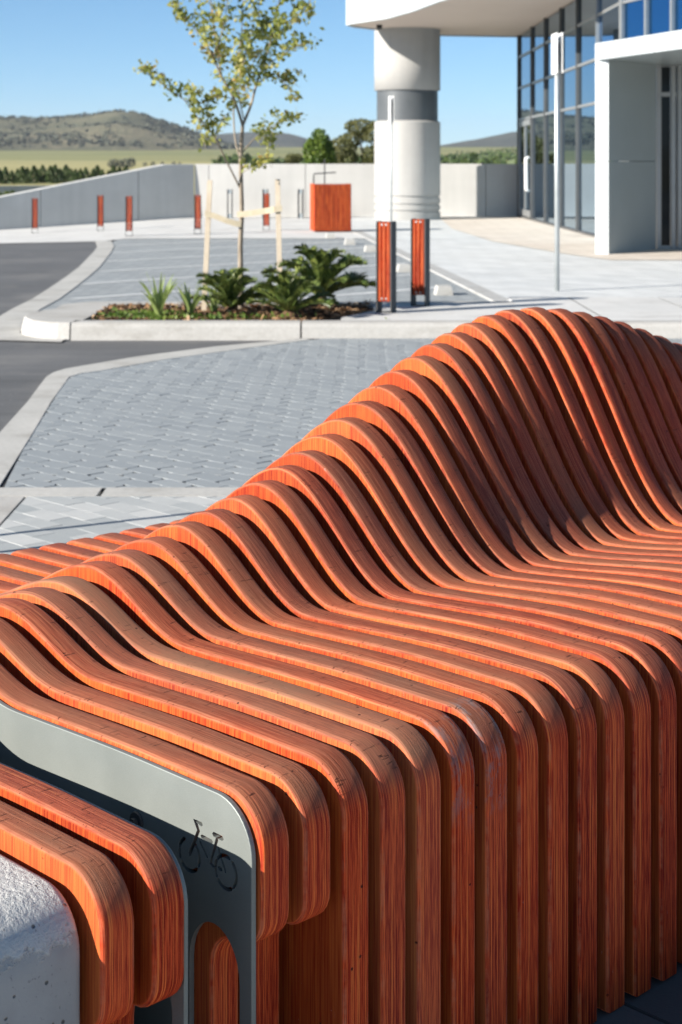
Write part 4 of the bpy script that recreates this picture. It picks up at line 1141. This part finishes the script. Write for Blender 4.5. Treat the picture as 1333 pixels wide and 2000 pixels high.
# red slatted box with a bent steel arm
bx = tag(empty('slatted_bin', (-0.19, 29.0, -0.012), R(8)), 'red timber slatted bin box with bent dark steel arm on top', 'bin')
sm = slat_column(0.036, 0.02, 0.03, 0.86, 0.006).mesh('slat', WOOD)
for k in range(16):
    o = link('slat', sm, bx, ((k - 7.5) * 0.0405, -0.3, 0)); c = WCOL[k % 6]; o.color = (c[0] * 0.50, c[1] * 0.24, c[2] * 0.5, 1)
for k in range(13):
    for s in (-1, 1):
        o = link('slat', sm, bx, (s * 0.325, -0.27 + k * 0.0405, 0), R(90)); c = WCOL[(k + 2) % 6]; o.color = (*c, 1)
m = MB(); m.box(-0.31, 0.31, -0.285, 0.24, 0.02, 0.835); m.build('body', DARKSTEEL, bx)
m = MB(); m.tube([(-0.30, 0, 0.83), (-0.30, 0, 1.02), (-0.29, 0, 1.035), (0.10, 0, 1.06)], 0.012, 8); m.build('arm', DARKSTEEL, bx, True)
m = MB(); m.tube([(0, 0, 0), (0, 0, 1.3)], 0.014, 8)
po_ = m.build('steel_post', DARKSTEEL, None, True, ((635 - 667) / FPX * 31, 31, -0.012)); tag(po_, 'thin dark steel post standing behind the red slatted box', 'post')

# wheel stops at the head of the bays
ws = MB(); ws.add([(x, y, z) for y in (-0.09, 0.09) for x, z in ((-0.08, 0), (0.08, 0), (0.06, 0.085), (-0.06, 0.085))],
    [(0, 1, 2, 3), (7, 6, 5, 4), (0, 4, 5, 1), (1, 5, 6, 2), (2, 6, 7, 3), (3, 7, 4, 0)])
wsm = ws.mesh('wheel_stop', CONC_STRIP)
for px, py, lab in [(646, 466, 'farthest concrete wheel stop, below the red slatted box'), (684, 478, 'concrete wheel stop second from the red slatted box'), (724, 492, 'concrete wheel stop left of the nearest bollard, behind the cycad'),
                    (790, 532, 'concrete wheel stop seen between the two near bollards'), (868, 577, 'nearest concrete wheel stop, right of the second bollard')]:
    p = G(px, py, -0.012); tag(link('wheel_stop', wsm, None, (p.x, p.y + 0.09, -0.012), R(5)), lab, 'wheel stop', 'concrete wheel stops along the bays')

# ------------------------------------------------------------------ sign posts seen edge-on
def sign_post(loc, h, sh_, label, rz, r=0.03, wid=0.34):
    root = tag(empty('sign_post', loc, R(rz)), label, 'sign')
    m = MB(); m.tube([(0, 0, 0), (0, 0, h - 0.05)], r, 12); m.build('pole', GALV, root, True)
    q = MB(); q.box(-0.022, -0.018, -wid / 2, wid / 2, 0, sh_); o = q.build('sign_plate', WHITE, root, False, (0 - r * 0.2, 0, h - sh_))
    q = MB(); q.box(0.018, 0.022, -wid / 2, wid / 2, 0, sh_); q.build('sign_plate', WHITE, root, False, (r * 0.2, 0, h - sh_))
    q = MB()
    for z in (h - sh_ * 0.8, h - sh_ * 0.2): q.box(-0.03, 0.03, -0.035, 0.035, z - 0.012, z + 0.012)
    q.build('bracket', GALV, root)
    return root
p = G(1089, 568, 0.003)
sign_post((p.x, p.y, path_z(p.y)), 2.425, 0.38, 'tall galvanised sign post with white plates before the glass facade', 3, 0.024, 0.3)
p = G(765, 470, 0.0)
sign_post((p.x, p.y, -0.012), 2.27, 0.42, 'slim sign post in front of the round column', 4, 0.020, 0.3)

# ------------------------------------------------------------------ building
bld = tag(empty('office_building', (4.0, 30, 0)), 'modern office building with mirrored glass wall, round column and white canopy', 'building')
def part(mb, name, mat, smooth=False, parent=None):
    """world-space geometry under the building"""
    me = mb.mesh(name, mat, smooth); o = link(name, me, parent or bld)
    o.matrix_parent_inverse = Matrix.Translation(-Vector(bld.location)); return o
# column: grooves at the foot, dark recessed band
CX, CY, CRAD = 1.44, 35.35, 0.715
zs = []
prof = [(CRAD, -0.02)]
for zc in (0.185, 0.327, 0.49): prof += [(CRAD, zc - 0.03), (CRAD - 0.028, zc - 0.022), (CRAD - 0.028, zc + 0.022), (CRAD, zc + 0.03)]
prof += [(CRAD, 1.3), (CRAD, 2.10), (CRAD - 0.045, 2.125), (CRAD - 0.05, 2.13)]
m = MB(); m.lathe(prof, 96, (CX, CY, 0)); colm = part(m, 'column', COLC)
colm.data.shade_smooth(); colm.data.set_sharp_from_angle(angle=R(12))
m = MB(); m.lathe([(CRAD - 0.05, 2.78), (CRAD, 2.79), (CRAD, 3.4), (CRAD, 4.14)], 96, (CX, CY, 0)); part(m, 'column', COLC, True)
m = MB(); m.lathe([(CRAD - 0.052, 2.10), (CRAD - 0.052, 2.45), (CRAD - 0.052, 2.80)], 96, (CX, CY, 0)); part(m, 'column_band', BAND, True)
# canopy: soffit, fascia
ZS = 4.1
can = [(0.13, 33.75), (0.30, 33.35), (0.94, 32.2), (1.40, 30.6), (1.77, 28.8), (2.35, 27.0), (3.1, 25.4), (4.17, 24.4), (9, 24.4), (9, 37.2), (4.2, 37.0), (2.29, 36.6), (1.4, 35.85), (0.75, 34.95), (0.28, 34.3)]
m = MB(); m.prism(can, ZS + 0.004, ZS + 0.3); part(m, 'soffit', SOFFIT)
def offs(poly, d):
    out = []; n = len(poly)
    for i in range(n):
        a = Vector(poly[i - 1]); b = Vector(poly[i]); c = Vector(poly[(i + 1) % n])
        d1 = (b - a).normalized(); d2 = (c - b).normalized(); t = (d1 + d2).normalized(); out.append((b.x + t.y * d, b.y - t.x * d))
    return out
o2 = offs(can, 0.03); n = len(can)
o3 = offs(can, -0.02)
for i in range(n):
    j = (i + 1) % n; a_, b_, c_, d_ = Vector(o2[i]), Vector(o2[j]), Vector(o3[j]), Vector(o3[i]); e = (b_ - a_).normalized() * 0.004
    m = MB(); q = [a_ + e, b_ - e, c_ - e, d_ + e]; m.prism([tuple(p) for p in q], ZS - 0.03, ZS + 1.5); part(m, 'fascia_panel', CLAD)
m = MB(); m.prism(o2, ZS + 1.5, ZS + 1.56); part(m, 'canopy_roof', CLAD_G)
# glass wall on x ~ 4.1 (slightly turned), bays between mullions
def fx(y): return 4.16 + (26.7 - y) * 0.0135
MY = [36.75, 34.45, 32.4, 30.3, 28.35, 26.3, 24.25]
TZ = [0.02, 2.19, 2.90, 3.60, 4.1]
TOPZ = 5.6
for k in range(len(MY) - 1):
    y1, y0 = MY[k], MY[k + 1]
    zz = TZ
    for q in range(len(zz) - 1):
        if k == 0 and q == 0: continue
        a = (fx(y1) + random.uniform(-1, 1) * 0.002, y1 - 0.03); b2 = (fx(y0) + random.uniform(-1, 1) * 0.002, y0 + 0.03)
        m = MB(); z0, z1 = zz[q] + 0.025, zz[q + 1] - 0.025
        v = [(a[0], a[1], z0), (b2[0], b2[1], z0), (b2[0], b2[1], z1), (a[0], a[1], z1)]
        v += [(x + 0.02, y, z) for x, y, z in v]
        m.add(v, [(0, 3, 2, 1), (4, 5, 6, 7), (0, 1, 5, 4), (2, 3, 7, 6), (1, 2, 6, 5), (3, 0, 4, 7)]); part(m, 'glass_pane', GLASS_SKY if y0 < 24.5 and q > 1 else GLASS)
for k, y in enumerate(MY):
    m = MB(); x = fx(y); m.box(x - 0.05, x + 0.10, y - 0.03, y + 0.03, 0.0, ZS - 0.004 if y > 23.5 else TOPZ); part(m, 'mullion', ALU if y < 27 else ALU_D)
for z in TZ[1:]:
    for k in range(len(MY) - 1):
        y1, y0 = MY[k], MY[k + 1]
        m = MB(); x1, x0 = fx(y1), fx(y0)
        v = [(x1 - 0.03, y1 - 0.031, z - 0.024), (x0 - 0.03, y0 + 0.031, z - 0.024), (x0 + 0.09, y0 + 0.031, z - 0.024), (x1 + 0.09, y1 - 0.031, z - 0.024)]
        v += [(a_, b_, c_ + 0.048) for a_, b_, c_ in v]
        if z == TZ[4] and y0 > 23.0: continue
        m.add(v, [(0, 3, 2, 1), (4, 5, 6, 7), (0, 1, 5, 4), (2, 3, 7, 6), (1, 2, 6, 5), (3, 0, 4, 7)]); part(m, 'transom', ALU)
m = MB()
v = [(fx(36.75) - 0.04, 36.75, 0), (fx(24.25) - 0.04, 24.25, 0), (fx(24.25) + 0.1, 24.25, 0), (fx(36.75) + 0.1, 36.75, 0)]
v += [(a_, b_, 0.045) for a_, b_, c_ in v]; m.add(v, [(4, 5, 6, 7), (0, 1, 5, 4)]); part(m, 'sill', ALU_D)
# the wall turns a little: upper glazing above the entrance roof
F0 = Vector((fx(24.25) + 0.01, 24.2)); FD = Vector((0.24, -0.971)); FN = Vector((0.971, 0.24))
for k in range(9):
    a = F0 + FD * (0.85 * k + 0.03); b2 = F0 + FD * (0.85 * (k + 1) - 0.03)
    for z0, z1 in ((2.83, 3.575), (3.625, 5.2)):
        q = MB(); e1 = a + FN * 0.02; e2 = b2 + FN * 0.02
        q.prism([(a.x, a.y), (b2.x, b2.y), (e2.x, e2.y), (e1.x, e1.y)], z0, z1); part(q, 'glass_pane', GLASS_SKY)
    a = F0 + FD * (0.85 * k - 0.028); b2 = F0 + FD * (0.85 * k + 0.028); c_ = b2 + FN * 0.08; d_ = a + FN * 0.08; a = a - FN * 0.05; b2 = b2 - FN * 0.05
    q = MB(); q.prism([(a.x, a.y), (b2.x, b2.y), (c_.x, c_.y), (d_.x, d_.y)], 2.81, 5.2); part(q, 'mullion', ALU)
    a = F0 + FD * (0.85 * k + 0.029); b2 = F0 + FD * (0.85 * (k + 1) - 0.029); c_ = b2 + FN * 0.06; d_ = a + FN * 0.06; a = a - FN * 0.03; b2 = b2 - FN * 0.03
    q = MB(); q.prism([(a.x, a.y), (b2.x, b2.y), (c_.x, c_.y), (d_.x, d_.y)], 3.576, 3.624); part(q, 'transom', ALU)
# glass door in the far bay
dy0, dy1 = 34.48, 36.72
dr = MB(); dr.box(-0.02, 0.02, -1.09, 1.09, 0.05, 2.16)
door = part(MB(), 'glass_door', DGLASS)
mm = MB(); x = fx(35.6)
v = [(fx(dy1) - 0.004, dy1, 0.05), (fx(dy0) - 0.004, dy0, 0.05), (fx(dy0) - 0.004, dy0, 2.16), (fx(dy1) - 0.004, dy1, 2.16)]; v += [(x_ + 0.03, y_, z_) for x_, y_, z_ in v]
mm.add(v, [(0, 3, 2, 1), (4, 5, 6, 7), (0, 1, 5, 4), (2, 3, 7, 6), (1, 2, 6, 5), (3, 0, 4, 7)])
bpy.data.objects.remove(door); door = part(mm, 'glass_door', GLASS)
def dbox(name, ya, yb, za, zb, mat, xo=0.03, xi=0.01):
    m = MB(); m.box(fx((ya + yb) / 2) - xo, fx((ya + yb) / 2) - xi, ya, yb, za, zb)
    o = link(name, m.mesh(name, mat), door); return o
for ya, yb, za, zb in ((34.5, 34.62, 0.06, 2.15), (36.55, 36.70, 0.06, 2.15), (34.63, 36.54, 0.06, 0.2), (34.63, 36.54, 2.03, 2.15), (35.52, 35.64, 0.21, 2.02)):
    dbox('door_frame', ya, yb, za, zb, ALU)
hnd = MB(); hx = fx(34.95) - 0.075
hnd.tube([(hx + 0.06, 34.95, 0.62), (hx, 34.95, 0.64), (hx, 34.95, 1.32), (hx + 0.06, 34.95, 1.34)], 0.035, 10)
link('handle', hnd.mesh('handle', WHITE, True), door)
# dark interior wall, so glass never looks through to nothing
m = MB(); m.box(4.75, 4.85, 23.2, 36.7, 0, 4); part(m, 'inner_wall', BLACK)
# entrance portico
A = Vector((3.385, 21.62)); Bp = Vector((3.54, 21.52)); C_ = Vector((4.40, 22.75)); D_ = Vector((4.25, 22.86))
ZPT, ZPB = 2.80, 2.575
m = MB(); mid = 1.235
for z0, z1 in ((0.0, mid - 0.004), (mid + 0.004, ZPB)):
    q = MB(); q.prism([(A.x, A.y), (Bp.x, Bp.y), (C_.x, C_.y), (D_.x, D_.y)], z0, z1)
    o = part(q, 'portico_panel', CLAD_G)
    q = MB(); e_ = (Bp - A).normalized(); nn = Vector((e_.y, -e_.x)); 
    q.prism([(A.x - e_.x * 0.004, A.y - e_.y * 0.004), (A.x + nn.x * 0.012 - e_.x * 0.004, A.y + nn.y * 0.012 - e_.y * 0.004), (Bp.x + nn.x * 0.012, Bp.y + nn.y * 0.012), (Bp.x, Bp.y)], z0, z1); part(q, 'portico_edge', CLAD)
# portico canopy: white fascia runs towards the right front
far_ = Vector((3.375, 21.635)); dirn = Vector((0.30, -0.954)).normalized(); nrm_ = Vector((0.954, 0.30))
for s0, s1 in ((0.0, 0.74), (0.75, 1.62), (1.63, 3.2), (3.21, 4.8)):
    a = far_ + dirn * s0; b2 = far_ + dirn * s1; q = MB()
    q.prism([(a.x, a.y), (b2.x, b2.y), ((b2 + nrm_ * 0.05).x, (b2 + nrm_ * 0.05).y), ((a + nrm_ * 0.05).x, (a + nrm_ * 0.05).y)], ZPB, ZPT); part(q, 'portico_fascia', CLAD)
a = far_ + nrm_ * 0.052; e2 = far_ + dirn * 4.8 + nrm_ * 0.052
q = MB(); q.prism([(a.x, a.y), (e2.x, e2.y), (9.0, e2.y + 1), (9.0, 24.2), (a.x + 0.9, 23.3)], ZPB + 0.004, ZPT - 0.004); part(q, 'portico_roof', CLAD_G)
# portico glazing to the right of the panel
def gx(s): return Vector((4.42 + s, 22.77 - 0.05 * s))
pos = [0.02, 0.22, 0.31, 1.0, 1.7, 2.4, 3.1, 3.8]
for k in range(len(pos) - 1):
    for z0, z1 in ((0.06, 2.14), (2.2, ZPB - 0.02)):
        a = gx(pos[k] + 0.04); b2 = gx(pos[k + 1] - 0.04); q = MB(); q.prism([(a.x, a.y), (b2.x, b2.y), (b2.x, b2.y + 0.02), (a.x, a.y + 0.02)], z0, z1); part(q, 'glass_pane', DGLASS)
    a = gx(pos[k] + 0.036); b2 = gx(pos[k + 1] - 0.036)
    for z0, z1 in ((0.0, 0.06), (2.14, 2.2)):
        q = MB(); q.prism([(a.x, a.y - 0.03), (b2.x, b2.y - 0.03), (b2.x, b2.y + 0.05), (a.x, a.y + 0.05)], z0, z1); part(q, 'transom', ALU)
for s in pos:
    a = gx(s); q = MB(); q.box(a.x - 0.028, a.x + 0.028, a.y - 0.045, a.y + 0.06, 0, ZPB); part(q, 'mullion', ALU)
# upper wall above, seen only from the side
# dome camera under the soffit
m = MB(); m.lathe([(0.0, 0.0), (0.03, 0.002), (0.055, 0.02), (0.062, 0.05), (0.062, 0.10)], 16); cp = P(741, 50, 34.0)
tag(m.build('security_camera', BLACK, None, True, (0.80, 34.0, ZS - 0.098)), 'small black dome camera under the canopy beside the column', 'camera')

# ------------------------------------------------------------------ young tree
TY = 12.35
def T(px, py, dy=0.0): return P(px, py, TY) + Vector((0, dy, 0))
def young_tree():
    base = P(472, 604, TY); g = np.random.default_rng(3)
    root = tag(empty('young_tree', (base.x, TY, 0.09)), 'slender young tree with sparse yellow green leaves tied between two stakes', 'tree')
    o0 = Vector(root.location)
    def spl(pts, n=4):
        out = []; 
        for i in range(len(pts) - 1):
            p0 = pts[max(i - 1, 0)]; p1 = pts[i]; p2 = pts[i + 1]; p3 = pts[min(i + 2, len(pts) - 1)]
            for k in range(n):
                t = k / n; out.append(0.5 * ((2 * p1) + (p2 - p0) * t + (2 * p0 - 5 * p1 + 4 * p2 - p3) * t * t + (3 * p1 - p0 - 3 * p2 + p3) * t ** 3))
        out.append(pts[-1]); return out
    br = [  # points (px, py, depth), start radius, end radius, leaf start fraction, leafiness
        ([(472, 606, 0), (471, 540, 0), (470, 480, 0.02), (473, 411, 0), (471, 315, 0), (475, 240, 0)], 0.024, 0.014, 2, 0),
        ([(475, 245, 0), (459, 195, -.05), (435, 150, -.1), (420, 114, -.15), (399, 75, -.2), (365, 35, -.25), (345, -20, -.3)], 0.012, 0.003, 0.3, 1.0),
        ([(435, 150, -.1), (424, 90, 0), (412, 20, .1), (408, -60, .15)], 0.008, 0.003, 0.15, 1.0),
        ([(475, 245, 0), (490, 205, .06), (500, 165, .1), (512, 130, .15), (528, 75, .2), (540, 20, .25), (553, -60, .3)], 0.012, 0.004, 0.3, 1.0),
        ([(528, 80, .2), (560, 45, .25), (595, 8, .3), (622, -30, .35)], 0.006, 0.002, 0.1, 1.0),
        ([(471, 315, 0), (458, 268, .1), (455, 200, .15), (462, 130, .2), (470, 50, .2), (474, -50, .22)], 0.008, 0.003, 0.4, 0.9),
        ([(469, 366, 0), (445, 315, -.1), (423, 267, -.2), (395, 235, -.25), (370, 200, -.3), (340, 178, -.33), (312, 156, -.36), (278, 138, -.4)], 0.008, 0.0015, 0.32, 0.85),
        ([(423, 267, -.2), (440, 235, -.25), (460, 215, -.3)], 0.004, 0.0015, 0.2, 0.6),
        ([(473, 300, 0), (492, 275, .12), (515, 255, .2), (545, 238, .28), (578, 228, .35)], 0.007, 0.002, 0.35, 1.0),
        ([(500, 165, .1), (530, 150, .0), (560, 165, -.05), (578, 200, -.1)], 0.005, 0.002, 0.2, 1.1),
        ([(512, 130, .15), (545, 110, .1), (580, 90, .05), (612, 82, .0)], 0.005, 0.0015, 0.25, 1.1),
        ([(459, 195, -.05), (430, 190, -.25), (405, 215, -.3), (385, 225, -.33)], 0.004, 0.0015, 0.3, 0.8),
        ([(471, 340, 0), (488, 330, -.1), (505, 326, -.15), (522, 322, -.18)], 0.004, 0.0015, 0.45, 0.9),
        ([(478, 235, 0), (470, 180, -.2), (482, 120, -.25), (500, 60, -.3)], 0.006, 0.002, 0.2, 1.1),
        ([(420, 114, -.15), (440, 70, -.3), (450, 20, -.35), (455, -40, -.4)], 0.005, 0.002, 0.2, 1.0),
        ([(528, 75, .2), (505, 40, .35), (500, -30, .4)], 0.005, 0.002, 0.1, 1.0),
        ([(372, 200, -.3), (385, 195, -.4), (396, 178, -.45)], 0.002, 0.001, 0.2, 0.7),
        ([(395, 235, -.25), (402, 262, -.3), (410, 292, -.33)], 0.002, 0.001, 0.3, 0.5),
        ([(535, 245, .28), (525, 270, .3), (520, 290, .32)], 0.003, 0.001, 0.3, 0.8),
    ]
    leaves = []
    for k, (pts, r0, r1, ls, lf) in enumerate(br):
        P3 = [T(*p) - o0 for p in pts]; sp = spl(P3, 4); n = len(sp)
        rad = [r0 + (r1 - r0) * (i / (n - 1)) for i in range(n)]
        m = MB(); m.tube(sp, rad, 7 if k == 0 else 5); m.build('trunk' if k == 0 else 'branch', BARK, root, True)
        if lf <= 0: continue
        acc = [0.0]
        for i in range(1, n): acc.append(acc[-1] + (sp[i] - sp[i - 1]).length)
        L_ = acc[-1]; s = L_ * ls
        twigs = MB()
        while s < L_:
            i = min(int(np.searchsorted(acc, s)), n - 1); i = max(i, 1)
            f_ = (s - acc[i - 1]) / max(acc[i] - acc[i - 1], 1e-5); p = sp[i - 1].lerp(sp[i], f_)
            d = Vector(g.normal(size=3)); d.z = abs(d.z) * 0.6 + 0.1; d.normalize()
            ln = g.uniform(0.04, 0.17) * (1.0 if lf > 0.8 else 0.7)
            q = p + d * ln; twigs.tube([p, p.lerp(q, 0.5) + Vector((0, 0, 0.004)), q], [0.0016, 0.0012, 0.0007], 3, False)
            nl = int(g.integers(8, 22) * lf)
            for z in range(nl):
                t = g.uniform(0.25, 1.05); c = p.lerp(q, t) + Vector(g.normal(size=3) * 0.022); leaves.append(c)
            s += g.uniform(0.015, 0.05)
        if twigs.n: twigs.build('twigs', BARK, root)
    v = leaf_quads(np.array([tuple(c) for c in leaves]), 0.043, g, 0.66, 0.4)
    link('crown', quads_mesh('crown', v, LEAF_TREE), root)
young_tree()

# stakes and ties
def stake(px0, py0, px1, py1, Y, lab, col_=None):
    a = P(px0, py0, Y); b2 = P(px1, py1, Y); a.z = 0.06
    m = MB(); d = Vector((b2.x - a.x, b2.y - a.y)); h = b2.z - a.z; s = 0.019
    v = [(x, y, 0) for x, y in ((-s, -s), (s, -s), (s, s), (-s, s))] + [(d.x + x, d.y + y, h) for x, y in ((-s, -s), (s, -s), (s, s), (-s, s))]
    m.add(v, [(0, 1, 5, 4), (1, 2, 6, 5), (2, 3, 7, 6), (3, 0, 4, 7), (4, 5, 6, 7)])
    return tag(m.build('timber_stake', PINE, None, False, a), lab, 'stake', 'timber stakes beside the young tree')
stake(399, 600, 411, 352, 12.34, 'leaning pale timber stake left of the young tree')
stake(549, 600, 543, 350, 12.3, 'upright timber stake right of the young tree')
def tie(pts, lab, w_=0.045):
    m = MB(); v = []; 
    P_ = [Vector(p) for p in pts]
    for p in P_: v += [(p.x, p.y - 0.004, p.z - w_ / 2), (p.x, p.y - 0.004, p.z + w_ / 2), (p.x, p.y + 0.004, p.z - w_ / 2), (p.x, p.y + 0.004, p.z + w_ / 2)]
    f = []
    for i in range(len(P_) - 1):
        a = i * 4; f += [(a, a + 4, a + 5, a + 1), (a + 2, a + 3, a + 7, a + 6), (a + 1, a + 5, a + 7, a + 3), (a, a + 2, a + 6, a + 4)]
    m.add(v, f); return tag(m.build('webbing_tie', HESSIAN), lab, 'tie', 'hessian ties holding the young tree')
tie([P(401, 416, 12.31), P(404, 419, 12.31), P(418, 421, 12.31), P(440, 430, 12.31), P(462, 437, 12.315), P(472, 438, 12.32)], 'sagging hessian tie from the left stake to the trunk')
tie([P(464, 419, 12.32), P(480, 418, 12.31), P(520, 412, 12.29), P(536, 409, 12.27), P(552, 407, 12.27)], 'taut hessian tie from the trunk to the right stake')

# ------------------------------------------------------------------ cycads and flax
def frond_mesh(g, L_, arch, w_):
    """arched rib with two combs of narrow leaflets; grows along +x, up +z"""
    m = MB(); n = 26; pts = []
    for k in range(n + 1):
        t = k / n; pts.append(Vector((L_ * t * (1 - 0.12 * t * t), 0, L_ * (arch * t - arch * 0.62 * t ** 2.4))))
    m.tube(pts[::3] + [pts[-1]], [0.006] * 3 + [0.004] * (len(pts[::3]) - 2), 4, False)
    for k in range(3, n + 1):
        t = k / n; d = (pts[k] - pts[k - 1]).normalized(); ll = w_ * (0.5 + 1.1 * t) * (1 - t ** 5 * 0.75) * g.uniform(0.85, 1.1)
        for s in (-1, 1):
            for e in (0.0, 0.5):
                p = pts[k - 1].lerp(pts[k], e)
                tip = p + Vector((d.x * ll * 0.55, s * ll * 0.8, d.z * ll * 0.55 + ll * 0.42 + g.normal() * 0.008))
                wv = d * 0.006; mid_ = p.lerp(tip, 0.5) + Vector((0, 0, 0.006))
                o = m.n; m.add([p - wv * 0.6, p + wv * 0.6, mid_ + wv, mid_ - wv, tip], [(0, 1, 2, 3), (3, 2, 4)])
    return m.mesh('frond', LEAF_CYCAD)
gg = np.random.default_rng(9)
fr = [frond_mesh(gg, 0.46, 0.62, 0.075), frond_mesh(gg, 0.42, 0.9, 0.07), frond_mesh(gg, 0.36, 1.25, 0.06)]
def cycad(px, Y, size, trunk_h, lab, n=30, lean=0.0):
    x = (px - 667) / FPX * Y
    root = tag(empty('cycad', (x, Y, 0.085)), lab, 'cycad', 'cycads in the planting bed')
    m = MB(); m.lathe([(0.055, -0.02), (0.07, trunk_h * 0.4), (0.062, trunk_h * 0.8), (0.03, trunk_h + 0.02), (0.0, trunk_h + 0.04)], 14); m.build('trunk', BARK_C, root)
    for k in range(n):
        q = k / n; o = link('frond', fr[min(int(q * 3.2), 2)], root, (0, 0, trunk_h), k * 2.39996 + random.uniform(-0.2, 0.2))
        s = size * random.uniform(0.85, 1.12); o.scale = (s, s, s)
        o.rotation_euler = (random.uniform(-0.12, 0.12), -(-0.10 + 0.72 * q ** 1.2) + random.uniform(-0.12, 0.1), o.rotation_euler[2])
cycad(452, 12.0, 0.84, 0.045, 'dark green cycad at the foot of the young tree', 30)
cycad(566, 11.72, 0.86, 0.04, 'dark green cycad at the front of the bed, between the others', 30)
cycad(626, 12.35, 1.06, 0.11, 'largest cycad with a stubby brown trunk, nearest the bollards', 34)
def flax(px, Y, h, n, lab, seed):
    g = np.random.default_rng(seed); x = (px - 667) / FPX * Y
    root = tag(empty('flax_plant', (x, Y, 0.085)), lab, 'plant', 'flax plants in the planting bed')
    for k in range(n):
        a = g.uniform(0, 6.28); L_ = h * g.uniform(0.6, 1.1); le = g.uniform(0.15, 0.75); m = MB(); v = []; f = []; w_ = g.uniform(0.010, 0.017); N = 7
        for j in range(N + 1):
            t = j / N; rr = L_ * le * t * (0.5 + 0.5 * t); z = L_ * (t * (1 - 0.32 * le * t)); ww = w_ * (1 - t ** 3) + 0.0008
            c = Vector((math.cos(a) * rr, math.sin(a) * rr, z)); s = Vector((-math.sin(a), math.cos(a), 0)) * ww
            v += [c - s, c + Vector((math.cos(a), math.sin(a), -0.3)) * 0.002, c + s]
        for j in range(N): f += [(j * 3, j * 3 + 1, j * 3 + 4, j * 3 + 3), (j * 3 + 1, j * 3 + 2, j * 3 + 5, j * 3 + 4)]
        m.add(v, f); m.build('blade', LEAF_FLAX, root)
flax(311, 11.62, 0.35, 26, 'pale green flax plant nearest the left end of the bed', 1)
flax(372, 11.70, 0.29, 18, 'pale green flax plant between the left flax and the cycads', 2)
flax(418, 11.9, 0.20, 12, 'small pale flax tuft at the foot of the left stake', 3)
# palm-like plant over the low end of the ramp wall
p = G(4, 400, 0.0)
def far_plant():
    root = tag(empty('garden_plant', (-9.2, 44.0, -0.4)), 'dark spiky plant peeping over the low end of the sloping wall', 'plant')
    for k in range(26):
        o = link('frond', fr[k % 3], root, (0, 0, 0.35), k * 2.4); o.scale = (1.5, 1.5, 1.5); o.rotation_euler = (0, -random.uniform(0.1, 0.7), k * 2.4)
    m = MB(); m.tube([(0, 0, -0.1), (0, 0, 0.36)], 0.08, 8); m.build('trunk', BARK_C, root)
far_plant()

# ------------------------------------------------------------------ thin summer air
hz = MB(); hz.box(-6500, 6500, -6500, 6500, -4.5, 170)
hm = bpy.data.materials.new('haze_air'); hm.use_nodes = True; ht = hm.node_tree; ht.nodes.clear()
ho = ht.nodes.new('ShaderNodeOutputMaterial'); hv = ht.nodes.new('ShaderNodeVolumePrincipled')
hv.inputs['Color'].default_value = (0.80, 0.88, 1.0, 1); hv.inputs['Density'].default_value = 0.00008; hv.inputs['Anisotropy'].default_value = 0.2
ht.links.new(hv.outputs[0], ho.inputs['Volume'])
tag(hz.build('haze', hm), 'thin pale air that softens the far hills', 'haze', kind='stuff')
